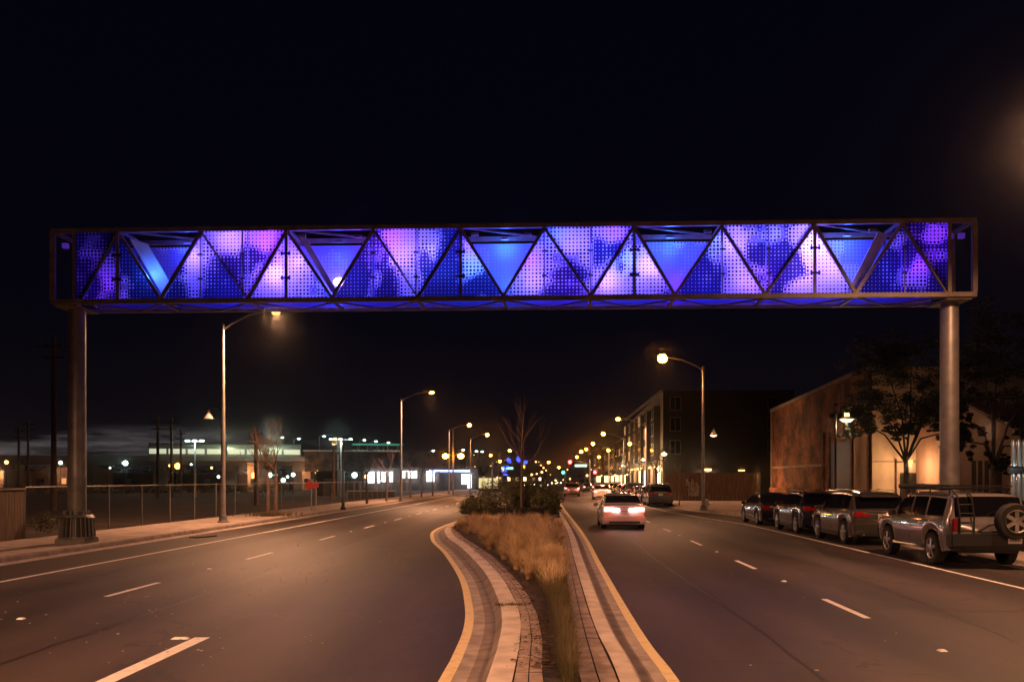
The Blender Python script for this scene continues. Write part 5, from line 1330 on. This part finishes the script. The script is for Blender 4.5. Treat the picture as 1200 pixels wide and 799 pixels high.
# dark low sheds / containers along the field to close the horizon
for i, (a, b_, Y, h, lb) in enumerate([(370, 395, 112, 2.9, 'dark low container left of the black lamp post'), (300, 330, 150, 2.4, 'dark shed behind the two stemmed tree'), (120, 185, 190, 3.2, 'long dark warehouse right of the gantry column'), (205, 290, 200, 3.0, 'long dark warehouse behind the floodlight mast')]):
    t = thing('shed', lb, 'shed', Vector(((a-CX)/F*Y, Y, 0)), 0, 'dark sheds behind the field')
    W_ = (b_-a)/F*Y; MB().bx(0, W_, 0, 5, 0, h).build('wall', M['stucco_dark'], t); MB().bx(-0.15, W_+0.15, -0.15, 5.15, h, h+0.15).build('roof', M['roofing'], t)
    MB().bx(W_*0.4, W_*0.4+1.4, -0.04, -0.001, 0, 2.1).build('door', M['galv_dark'], t)
# low wall with pale coping left of station
t = thing('low_wall', 'low wall with pale coping before the station', 'wall', Vector(((408-CX)/F*95, 95, 0)))
W_ = 54/F*95; MB().bx(0, W_, 0, 0.3, 0, 0.75).build('wall', M['stucco_dark'], t); MB().bx(-0.05, W_+0.05, -0.05, 0.35, 0.75, 0.83).build('coping', M['white_obj'], t)
# red signs on posts on the left sidewalk
for px, py, s_, lb in ((361, 571, 0.27, 'small octagonal red sign on a thin post'), (370.5, 571, 0.22, 'small red sign on the post right of the octagonal one')):
    b = at(px+4 if px < 365 else px, 598, .14); z = EYE+(HOR-py)/F*b.y
    t = thing('road_sign', lb, 'sign', b, 0, 'red signs on the left sidewalk')
    MB().tube([(0, 0, 0), (0, 0, z+0.3)], 0.035, 7).build('post', M['pole'], t)
    x = MB(); n = 8 if px < 365 else 4; xo = -0.12 if px < 365 else 0
    pts = [(xo+s_*math.cos(math.pi/n+2*math.pi*k/n), -0.05, z+s_*math.sin(math.pi/n+2*math.pi*k/n)) for k in range(n)]
    x.poly(pts); x.poly([(a, b_+0.02, c_) for a, b_, c_ in reversed(pts)])
    for k in range(n): a_, c_ = pts[k], pts[(k+1) % n]; x.quad(a_, (a_[0], a_[1]+.02, a_[2]), (c_[0], c_[1]+.02, c_[2]), c_)
    x.build('sign_plate', M['red_sign'], t)
# illuminated small red lamp there
# bench-like drain and litter on the left kerb
x = MB(); b = at(238, 628.5, 0.02); x.box(b, (1.0, 0.35, 0.04), Matrix.Rotation(YAW+1.2, 3, 'Z')); o = x.build('drain_grate', M['dark']); tag(o, 'dark drain grate in the left gutter near the street lamp', 'drain')
x = MB()
for i in range(60):
    p = at(225+rr.gauss(0, 7), 624+rr.gauss(0, 1), .145); s = 0.03+rr.random()*0.03
    x.poly([p+Vector((rr.uniform(-s, s), rr.uniform(-s, s), rr.uniform(0, 0.03))) for _ in range(3)])
for i in range(160):
    yv = rr.uniform(20, 55); p = rd(LK+rr.uniform(-0.3, 0.35)*(1 if rr.random() < .5 else .4), yv, 0.012 if rr.random() < .5 else .145); s = 0.03
    x.poly([p+Vector((rr.uniform(-s, s), rr.uniform(-s, s), 0.006+rr.uniform(0, 0.02))) for _ in range(3)])
tag(x.build('leaf_litter', M['leaf_dead']), 'dry leaf litter along the left kerb and gutter', 'litter', kind='stuff')

# ------------------------------------------------------------------ right side buildings
# brick warehouse: long wall parallel to the street from Y=52 to 75
wx = lambda Y: 17.85
wh = thing('warehouse', 'large red brick warehouse with pale coping right of the road', 'warehouse', rd(18.6, 52, 0), YAW)
HL = 23.5
x = MB(); x.quad((0, 0, 0), (0, HL, 0), (0, HL, 7.7), (0, 0, 8.5)); x.quad((0, HL, 0), (14, HL, 0), (14, HL, 7.7), (0, HL, 7.7)); x.build('brick_wall', M['brick'], wh)
x = MB(); x.quad((14, -0.02, 0), (-0.02, -0.02, 0), (-0.02, -0.02, 8.5), (14, -0.02, 8.5)); x.quad((14, 0, 0), (14, 0, 8.5), (14, HL, 7.7), (14, HL, 0)); x.build('plaster_wall', M['plaster'], wh)
MB().quad((0, 0, 8.3), (14, 0, 8.3), (14, HL, 7.5), (0, HL, 7.5)).build('roof', M['roofing'], wh)
x = MB(); x.bar((-0.06, -0.1, 8.55), (-0.06, HL+0.1, 7.75), 0.22, 0.26); x.build('coping', M['coping'], wh)
x = MB()
for y in (HL-0.15,): x.bx(-0.14, -0.002, y-0.15, y+0.15, 0, 7.65)
x.bx(-0.10, -0.002, 9, HL-0.3, 2.9, 3.08)
x.build('corner_trim', M['coping'], wh)
for y in (0.25, 3.2, 7.7, 9.0): MB().bx(-0.12, -0.003, y, y+0.35, 0.0, 5.2 if y > 1 else 8.2).build('pilaster', M['brick_dark'], wh)
MB().bx(-0.04, -0.004, 0.7, 3.1, 0, 5.0).build('grey_panel', M['stucco'], wh)
MB().bx(-0.05, -0.004, 3.7, 7.6, 0, 4.4).build('roller_door', M['black_metal'], wh)
MB().bx(-0.5, -0.02, 9.5, HL-1, 0, 1.35).build('low_planter_wall', M['brick'], wh)
x = MB(); x.bx(1.55, 2.45, -0.08, -0.025, 0, 2.4); x.build('door', M['black_metal'], wh)
x = MB(); x.bx(0.0, 14, -0.07, -0.024, 3.02, 3.08); x.build('seam', M['coping'], wh)
for xx in (1.3, 3.0): MB().tube([(xx, -0.12, 0), (xx, -0.12, 3.2)], 0.055, 6).build('downpipe', M['brick_dark'], wh)
def scribble(m, o, ux, uz, w_, h_, n, rng, r=0.02):
    for i in range(n):
        pts = []
        x0_, z0_ = rng.uniform(0, w_), rng.uniform(0, h_)
        for k in range(6): pts.append(o+ux*max(0, min(w_, x0_+rng.uniform(-.25, .25)*w_*0.5))+uz*max(0, min(h_, z0_+rng.uniform(-.5, .5)*h_)))
        m.tube(pts, r, 4)
x = MB(); rng = random.Random(4); scribble(x, Vector((-0.53, 14.5, 0.2)), Vector((0, 1, 0)), Vector((0, 0, 1)), 2.6, 0.95, 6, rng, 0.015); x.build('graffiti', M['graffiti'], wh)
light('POINT', (1.3, -2.0, 2.7), 260, (1.0, 0.52, 0.24), wh, 0.15)
wl = MB().box((0, 0, 0), (0.3, 0.3, 0.2)).build('wall_light', M['sodium_soft'], wh); wl.location = (1.3, -2.0, 3.0)
MB().bar((1.3, -0.1, 3.0), (1.3, -1.9, 3.0), 0.05).build('lamp_bracket', M['black_metal'], wh)
light('POINT', (-1.6, HL-2.0, 2.2), 130, (1.0, 0.42, 0.16), wh, 0.15)
# (the point light just before is added and unseen: it brightens the low brick wall)
light('SPOT', (-6.5, HL-6, 6.0), 600, (1.0, 0.50, 0.22), wh, 0.3, (R(78), 0, R(-90)), R(110), 0.8)  # unseen spot added to warm the brick wall

# wooden fence with graffiti past the driveway
fz = 79.0
f0, f1 = Vector(((779-CX)/F*fz, fz, .1)), Vector(((893-CX)/F*fz, fz, .1))
t = thing('board_fence', 'tall brown board fence with white graffiti below the apartment block', 'fence', f0)
x = MB(); n = int((f1-f0).length/0.3)
for i in range(n): x.box((i*0.3+0.15, rr.uniform(-0.015, 0.015), 1.25+rr.uniform(-0.03, 0.03)), (0.285, 0.03, 2.5))
x.build('boards', M['wood'], t)
for i in range(0, n, 8): MB().box((i*0.3, 0.09, 1.25), (0.12, 0.12, 2.5)).build('post', M['wood'], t)
x = MB(); rng = random.Random(9)
scribble(x, Vector((1.9, -0.04, 0.45)), Vector((1, 0, 0)), Vector((0, 0, 1)), 1.1, 1.5, 16, rng, 0.03)
x.build('graffiti', M['graffiti'], t)
# sidewalk tree stake by the bulb-out
bare_tree('thin leafless sapling on the bulb of the right sidewalk', at(796, 592, .14), 2.0, 0.04, 0.7, 2, 77, spread=0.35)

# apartment block
AB = Vector(((777-CX)/F*122, 122, 0))
ab = thing('apartment_block', 'four storey tan apartment block with pitched parapet and shopfronts', 'building', AB, YAW)
HB, DP, WD = 14.0, 58, 17.5
x = MB(); x.quad((0, 0, 0), (WD, 0, 0), (WD, 0, HB), (0, 0, HB)); x.build('end_wall', M['stucco_shaded'], ab)
x = MB(); x.quad((WD, 0, 0), (WD, DP, 0), (WD, DP, HB), (WD, 0, HB)); x.quad((0, DP, 0), (0, 0, 0), (0, 0, HB), (0, DP, HB-1.2)); x.quad((WD, DP, 0), (0, DP, 0), (0, DP, HB-1.2), (WD, DP, HB))
x.quad((0, 0, HB-.3), (WD, 0, HB-.3), (WD, DP, HB-1.4), (0, DP, HB-1.5)); x.build('wall', M['stucco'], ab)
x = MB(); x.bx(-0.35, 0, -0.3, DP, HB-0.25, HB+0.1); x.bx(-0.25, -0.01, -0.2, DP, 4.35, 4.65); x.build('cornice', M['coping'], ab)
# bays on the street facade
for k in range(6):
    y0 = 3+k*9.2
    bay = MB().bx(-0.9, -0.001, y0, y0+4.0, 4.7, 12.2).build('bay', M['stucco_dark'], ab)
    for z in (5.3, 8.0, 10.4):
        for yy_ in (y0+0.4, y0+2.2):
            w = MB().bx(-0.96, -0.9, yy_, yy_+1.3, z, z+1.7).build('window', M['win_frame'], ab)
            MB().bx(-0.98, -0.962, yy_+0.1, yy_+1.2, z+0.1, z+1.6).build('pane', M['winglass'] if (k+int(z)) % 3 else M['shop_dim'], w)
    for z in (5.3, 8.0):
        w = MB().bx(-0.06, -0.001, y0+5.6, y0+7.0, z, z+1.7).build('window', M['win_frame'], ab)
        MB().bx(-0.08, -0.062, y0+5.7, y0+6.9, z+0.1, z+1.6).build('pane', M['winglass'], w)
    s = MB().bx(-0.08, -0.002, y0-1.0, y0+2.4, 0.5, 3.6).build('shopfront', M['win_frame'], ab)
    MB().bx(-0.11, -0.082, y0-0.8, y0+2.2, 0.8, 3.4).build('pane', M['shop_dim'] if k % 3 == 1 else M['shop'], s)
    x = MB(); x.bx(-0.14, -0.003, y0+3.0, y0+5.2, 0.2, 3.5); x.build('shopfront', M['stucco_dark'], ab)
for k in range(4): light('POINT', (-2.6, 2.0+k*12, 4.2), 520, (1.0, 0.66, 0.34), ab, 0.2);  # unseen lights added to brighten the street facade
for k in range(9): MB().box((-0.35, 1.0+k*6, 3.75), (0.3, 0.5, 0.25)).build('sconce', M['warm_lamp'], ab)
# windows on the side that faces us: one column near the corner, one far right
for z in (5.4, 8.5, 11.3):
    for xx, ww in ((0.9, 1.15), (14.0, 1.15)):
        w = MB().bx(xx, xx+ww+0.35, -0.06, -0.001, z, z+1.9).build('window', M['frame_shaded'], ab)
        MB().bx(xx+0.1, xx+0.1+ww*0.5, -0.085, -0.062, z+0.1, z+1.8).build('pane', M['winglass'], w)
        MB().bx(xx+0.2+ww*0.5, xx+ww+0.25, -0.085, -0.062, z+0.1, z+1.8).build('pane', M['winglass'], w)
x = MB(); x.box((5.8, -0.3, 3.3), (1.2, 0.5, 0.25)); x.build('wall_light', M['warm_lamp'], ab); light('POINT', (5.8, -1.0, 2.9), 130, (1.0, 0.8, 0.55), ab, 0.2)
x = MB(); x.box((10.5, -0.2, 3.2), (0.8, 0.3, 0.14)); x.build('wall_light', M['warm_lamp'], ab)
# teal-lit building behind, seen in the gap
t = thing('glass_building', 'distant building with teal lit windows behind the gap by the warehouse', 'building', Vector(((880-CX)/F*150, 150, 0)))
MB().bx(0, 3.5, 0, 6, 0, 11.6).build('wall', M['stucco_dark'], t)
for z in (4.6, 6.6, 8.6, 9.9):
    w = MB().bx(0.3, 2.2, -0.06, -0.001, z, z+1.1).build('window', M['galv_dark'], t); MB().bx(0.4, 2.1, -0.09, -0.062, z+0.1, z+1.0).build('pane', M['teal_glass'], w)
# more distant buildings down the right side
for i, (Y, off, L_, h, mt, lb) in enumerate([(184, 15.5, 30, 10.5, 'brick_dark', 'three storey brick building just past the apartment block'), (218, 15.5, 40, 9.0, 'stucco_dark', 'distant two storey building further down the right side'), (262, 15.0, 50, 11.0, 'stucco', 'farthest building on the right side of the avenue')]):
    t = thing('avenue_building', lb, 'building', rd(off, Y, 0), YAW, 'distant buildings on the right')
    MB().bx(0, 14, 0, L_, 0, h).build('wall', M[mt], t); MB().bx(-0.2, 14.2, -0.2, L_+.2, h, h+0.3).build('cornice', M['coping'], t)
    for k in range(int(L_/5)):
        for z in (0.9, 4.2, 7.2):
            if z+1.6 > h: continue
            lit = z < 1 or (k*7+int(z)) % 4 == 0
            w = MB().bx(-0.06, -0.001, k*5+1.2, k*5+3.8, z, z+(2.2 if z < 1 else 1.6)).build('window', M['win_frame'], t)
            MB().bx(-0.09, -0.062, k*5+1.4, k*5+3.6, z+0.15, z+(2.0 if z < 1 else 1.45)).build('pane', M['shop'] if z < 1 else (M['shop_dim'] if lit else M['winglass']), w)
# left far buildings beyond the station
for i, (px0, px1, Y, h, lb) in enumerate([(562, 582, 230, 5.0, 'low building left of the blue sculpture'), (583, 622, 340, 9.0, 'dark block behind the blue sculpture'), (622, 640, 420, 8, 'far dark block behind the oncoming headlights')]):
    t = thing('far_building', lb, 'building', Vector(((px0-CX)/F*Y, Y, 0)), 0, 'distant buildings past the station')
    W_ = (px1-px0)/F*Y; MB().bx(0, W_, 0, 12, 0, h).build('wall', M['stucco_dark'], t); MB().bx(-0.2, W_+.2, -0.2, 12.2, h, h+.3).build('cornice', M['coping'], t)
    for k in range(max(2, int(W_/3))):
        w = MB().bx(0.6+k*3, 2.0+k*3, -0.06, -0.001, 1.2, 2.8).build('window', M['win_frame'], t); MB().bx(0.75+k*3, 1.85+k*3, -0.1, -0.062, 1.3, 2.7).build('pane', M['shop'] if k % 2 else M['shop_dim'], w)
# yellowish lit railing shed right of the station
t = thing('bus_shelter', 'yellow lit glass shelter on the left beyond the station', 'shelter', Vector(((560-CX)/F*150, 150, 0)))
W_ = 24/F*150; MB().bx(0, W_, 0, 1.8, 2.4, 2.55).build('roof', M['galv_dark'], t); MB().bx(0.1, W_-.1, 1.5, 1.55, 0.5, 2.2).build('lit_panel', glow('shelter_light', (1.0, 0.85, 0.4), 0.7), t)
x = MB()
for k in range(5): x.bx(k*W_/4.0-0.04, k*W_/4.0+0.04, -0.04, 0.04, 0, 2.4)
x.build('posts', M['galv'], t)

# traffic signals
def signal(label, px, Y, side, arm, z, lamps, sign=True):
    t = thing('traffic_signal', label, 'traffic signal', Vector(((px-CX)/F*Y, Y, .1)), 0, 'mast arm traffic signals')
    MB().lathe([(0.17, 0), (0.11, z+0.6), (0, z+0.6)], (0, 0, 0), 8).build('pole', M['galv'], t, smooth=True)
    MB().tube([(0, 0, z-0.3), (side*arm*0.5, 0, z+0.25), (side*arm, 0, z+0.45)], [0.09, 0.07, 0.05], 6).build('mast_arm', M['galv'], t)
    for (dx, dz, mt) in lamps:
        h = MB().box((dx, -0.1, dz), (0.4, 0.25, 1.1)).build('signal_head', M['black_metal'], t)
        off = {'red_light': 0.34, 'amber_light': 0, 'green_light': -0.34}[mt]
        MB().ball((dx, -0.28, dz+off), 0.30, 10, (1, 0.4, 1)).build('lens', M[mt], h, smooth=True)
    if sign: MB().box((side*arm*0.45, -0.1, z-0.45), (2.0, 0.05, 0.42)).build('street_name_sign', M['green_sign'], t)
    return t
Ys = 150; zr = EYE+(HOR-543)/F*Ys
signal('mast arm signal on the right showing a red light', 691, Ys, -1, 3.3, zr, [(-3.3, zr-0.2, 'red_light')])
Ys = 175; zg = EYE+(HOR-554)/F*Ys
t = signal('signal on the far corner showing a green light', 662, Ys, -1, 0.6, zg+0.6, [(-0.35, zg+0.34, 'green_light')], False)
Ys = 150
signal('mast arm on the left carrying a pale street name sign', 577, Ys, 1, 5.5, EYE+(HOR-546)/F*Ys, [(5.2, EYE+(HOR-548)/F*Ys, 'amber_light')])
Ys = 165
t = signal('small corner signal showing a red light right of the mast arm', 697, Ys, 1, 0.5, EYE+(HOR-552)/F*Ys, [(0.0, EYE+(HOR-556)/F*Ys, 'red_light')], False)
# blue lit leaf sculpture across the left corner
t = thing('leaf_sculpture', 'blue glowing leaf shaped sculpture on a curved mast at the far corner', 'sculpture', Vector(((588-CX)/F*130, 130, 0)))
MB().tube([(0, 0, 0), (0.1, 0, 2.5), (0.8, 0, 4.4), (2.6, 0, 5.2)], [0.12, 0.1, 0.08, 0.05], 8).build('mast', M['galv_dark'], t, smooth=True)
def leaf(cx, cz, L_, w_, ang):
    m = MB(); n = 8; top_, bt = [], []
    for k in range(n+1):
        a = k/n; ww = w_*math.sin(math.pi*a)**0.8; px_, pz_ = (a-.5)*L_, ww
        for sg, lst in ((1, top_), (-1, bt)):
            xx, zz = px_, sg*ww; lst.append((cx+xx*math.cos(ang)-zz*math.sin(ang), 0, cz+xx*math.sin(ang)+zz*math.cos(ang)))
    for k in range(n):
        m.quad(bt[k], bt[k+1], top_[k+1], top_[k])
        m.quad(*[(p[0], 0.08, p[2]) for p in (bt[k], top_[k], top_[k+1], bt[k+1])])
    return m
for (px, py, L_, w_, a) in ((596.5, 539.5, .95, .28, -0.9), (607.5, 538, .9, .3, -1.2), (615.5, 541.5, .8, .26, 0.3), (593, 547, .9, .14, 0.2), (591, 552, .9, .13, 0.1), (592, 556, .8, .12, -0.1)):
    p = pz(px, py, 130); leaf(p.x-t.location.x, p.z, L_, w_, a).build('leaf', M['blue_art'], t)
# strings of small far lights: shops, cars and lamps down the avenue
rng = random.Random(12)
fl_src = None
small = [(590, 551), (586, 560), (605, 558), (611, 562), (624, 556), (628, 541), (631.5, 541), (634, 545), (637, 548), (640, 551), (629, 555), (622.5, 556), (618, 554), (635, 553), (645, 556), (651, 563), (660, 562), (668, 561), (665, 550), (700, 560), (705, 557), (711, 561), (716, 555), (688, 557), (693, 550), (697, 545), (721, 557), (726, 549), (735, 556), (742, 553), (687, 527.5), (582, 541), (577, 548), (575, 546), (555.5, 533), (556.5, 546), (566, 548), (540, 539)]
for i, (px, py) in enumerate(small):
    Y = 260 if px > 640 or px < 600 else 380
    if px > 690: Y = 170
    if px < 585: Y = 210
    p = pz(px, py, Y)
    if fl_src is None:
        fl_src = thing('distant_lamp', 'tiny distant warm lamp down the avenue', 'lamp', Vector((p.x, p.y, 0)), 0, 'tiny lamps far down the avenue')
        MB().tube([(0, 0, -9), (0, 0, -0.25)], 0.05, 5).build('pole', M['black_metal'], fl_src); MB().ball((0, 0, 0), 0.32, 8).build('globe', M['warm_lamp'], fl_src, smooth=True)
        o = fl_src
    else:
        o = copy_tree(fl_src)
    o.location = p
    s = Y/260*rng.choice((0.35, 0.5, 0.6, 0.8, 1.1)); o.scale = (s, s, s)
bk = MB(); 
# dark wooded rise closing the far horizon
tm = MB(); rng = random.Random(31)
for i in range(52):
    px = -60+i*26; Y = 520
    if 560 < px < 690: continue
    leafy(tm, rng, ((px-CX)/F*Y, Y, 3), (9, 5, 6+rng.random()*4), 120, 1.6, shell=0.1)
tag(tm.build('far_trees', M['leaf_dark']), 'dark mass of far trees along the horizon', 'trees', kind='stuff')

# ------------------------------------------------------------------ leafy trees on the right
def leafy_tree(label, loc, trunk_h, r, blobs, n, size, seed, mat='leaf_dark'):
    rng = random.Random(seed); t = thing('broadleaf_tree', label, 'tree', loc, 0, 'leafy trees behind the right gantry column')
    x = MB(); x.tube([(0, 0, -.1), (0.03, 0, trunk_h*.5), (0, 0.05, trunk_h)], [r*1.3, r, r*.8], 9)
    cr_ = MB()
    for (c, rad) in blobs:
        x.tube([(0, 0.05, trunk_h*0.9), Vector((0, 0, trunk_h)).lerp(Vector(c), 0.35)+Vector((rng.uniform(-.2, .2), 0, .35)), Vector(c)*0.8+Vector((0, 0, trunk_h*0.2)), c], [r*.5, r*.3, r*.18, r*.08], 6)
        for k in range(30):
            d = Vector((rng.gauss(0, 1), rng.gauss(0, 1), rng.gauss(0, 0.9))).normalized()
            q = rng.uniform(.2, 1.25); cc = Vector(c)+Vector((d.x*rad[0], d.y*rad[1], d.z*rad[2]))*q; f = rng.uniform(0.16, 0.42)*(1.25-0.6*q)
            leafy(cr_, rng, cc, (rad[0]*f, rad[1]*f, rad[2]*f*0.7), int(n/30*(f/0.3)**1.6), size, shell=0.1)
    x.build('trunk', M['bark_dark'], t, smooth=True); cr_.build('crown', M[mat], t)
    return t
Yt = 43
leafy_tree('dark leafy tree hiding the warehouse corner', Vector(((1062-CX)/F*Yt, Yt, .14)), 3.0, 0.13,
           [((-1.5, 0, 5.6), (1.7, 1.5, 1.5)), ((0.4, 0.3, 7.6), (2.3, 1.8, 1.9)), ((0.9, 0, 5.2), (1.7, 1.4, 1.4)), ((-2.2, .5, 4.9), (1.2, 1.1, 1.0)), ((2.4, 0, 6.4), (1.8, 1.5, 1.9)), ((-1.0, 0, 7.6), (1.9, 1.4, 1.6)), ((2.2, 0, 4.4), (0.9, 0.9, 0.8)), ((-0.3, 0, 4.2), (0.8, 1, .5))], 8000, 0.07, 61)
Yt = 36
leafy_tree('dark leafy tree right of the right gantry column', Vector(((1165-CX)/F*Yt, Yt, .14)), 2.6, 0.15,
           [((-0.4, 0, 6.2), (1.9, 1.5, 1.4)), ((1.4, 0, 5.6), (1.6, 1.5, 1.5)), ((0.3, 0, 7.6), (2.4, 1.8, 1.5)), ((-1.3, 0, 3.6), (.7, .9, .9)), ((1.5, 0, 3.4), (.9, .9, .8)), ((-1.6, 0, 4.9), (.9, .9, .8)), ((0.2,0,2.6),(.6,.6,.5))], 8000, 0.065, 62)
# yucca by the wall
ty = thing('yucca', 'spiky yucca plant against the bright plaster wall', 'plant', Vector(((1062-CX)/F*38, 38, .14)))
MB().tube([(0, 0, 0), (0, 0, 1.6)], 0.08, 7).build('stem', M['bark'], ty)
x = MB(); rng = random.Random(5)
for i in range(60):
    a, e_ = rng.uniform(0, 6.3), rng.uniform(-0.2, 1.3); d = Vector((math.cos(a)*math.cos(e_), math.sin(a)*math.cos(e_), math.sin(e_))); s = Vector((-math.sin(a), math.cos(a), 0))*0.025
    b_ = Vector((0, 0, 1.6)); L_ = rng.uniform(.5, .75); x.poly([b_-s, b_+s, b_+d*L_])
x.build('leaves', M['leaf_shrub'], ty)
# sloped-roof building at the far right with lit glass blocks
rb = thing('workshop', 'gabled workshop with lit glass tubes at the right edge', 'building', Vector(((1118-CX)/F*47, 47, 0)), YAW)
x = MB(); x.poly([(0, 0, 0), (8, 0, 0), (8, 0, 2.2), (0.6, 0, 5.9), (0, 0, 5.4)]); x.quad((0, 0, 0), (0, 0, 5.4), (0, 10, 5.4), (0, 10, 0)); x.build('wall', surf('pinkish_stucco', (0.36, 0.24, 0.18), (0.28, 0.18, 0.13), 0.9, 1), rb)
x = MB(); x.bar((0.5, -0.06, 5.95), (8, -0.06, 2.25), 0.1, 0.14, up=(0, 1, 0)); x.build('verge_board', M['coping'], rb)
x = MB()
for k in range(5): x.bx(0.9+k*0.33, 1.1+k*0.33, -0.05, -0.002, 0, 3.0)
x.build('corrugated_panel', M['stucco_dark'], rb)
light('POINT', (0.5, -3.0, 4.4), 60, (1.0, 0.55, 0.3), rb, 0.3)
Yg = 33
t = thing('glass_block_column', 'column of cool lit glass cylinders at the right edge', 'light column', Vector(((1197-CX)/F*Yg, Yg, .14)))
gm = surf('frosted_tube', (0.5, 0.6, 0.62), (0.4, 0.5, 0.52), 0.2, 4, metal=0.5)
for k in range(4):
    for j in range(2):
        zb = 1.1+j*1.25
        MB().lathe([(0, zb), (0.075, zb+.02), (0.08, zb+0.9), (0.05, zb+1.0), (0, zb+1.0)], (-0.3+k*0.2, 0, 0), 10).build('tube', gm, t, smooth=True)
x = MB(); x.bx(-0.45, 0.45, -0.1, 0.15, 0, 1.08); x.bx(-0.45, 0.45, -0.05, 0.12, 2.12, 2.32); x.build('frame', M['black_metal'], t)
light('POINT', (0.0, -0.9, 2.4), 9, (0.75, 0.95, 1.0), t, 0.15)

# ------------------------------------------------------------------ camera & render settings
cam = bpy.data.cameras.new('Camera'); co = bpy.data.objects.new('Camera', cam); col.objects.link(co)
co.location = (0, 0, EYE); co.rotation_euler = (R(90), 0, 0)
cam.sensor_width = 36; cam.lens = F/1200*36; cam.shift_y = (HOR-399.5)/1200; cam.clip_end = 4000; cam.clip_start = 0.1
sc.camera = co
sc.render.engine = 'CYCLES'
sc.cycles.use_denoising = True
try: sc.cycles.denoiser = 'OPENIMAGEDENOISE'
except Exception: pass
sc.cycles.max_bounces = 5; sc.cycles.diffuse_bounces = 2; sc.cycles.glossy_bounces = 2; sc.cycles.transparent_max_bounces = 12; sc.cycles.transmission_bounces = 2
sc.cycles.sample_clamp_indirect = 3.0
sc.cycles.caustics_reflective = False; sc.cycles.caustics_refractive = False
sc.view_settings.view_transform = 'Standard'; sc.view_settings.look = 'None'; sc.view_settings.exposure = 0.3; sc.view_settings.gamma = 1.0
sc.render.film_transparent = False

# air volume added to imitate lens glow: lamps get their soft halo from it
hz_ = MB().bx(-950, 950, -70, 1650, -1, 22).build('halo_haze', M['asphalt']); hz_['kind'] = 'stuff'
m = bpy.data.materials.new('halo_air'); m.use_nodes = True; nt = m.node_tree; nt.nodes.clear()
o = N(nt, 'ShaderNodeOutputMaterial'); v = N(nt, 'ShaderNodeVolumePrincipled')
v.inputs['Density'].default_value = 0.00035; v.inputs['Color'].default_value = (.9, .9, .9, 1); v.inputs['Anisotropy'].default_value = 0.985
nt.links.new(v.outputs[0], o.inputs['Volume']); hz_.data.materials.clear(); hz_.data.materials.append(m)
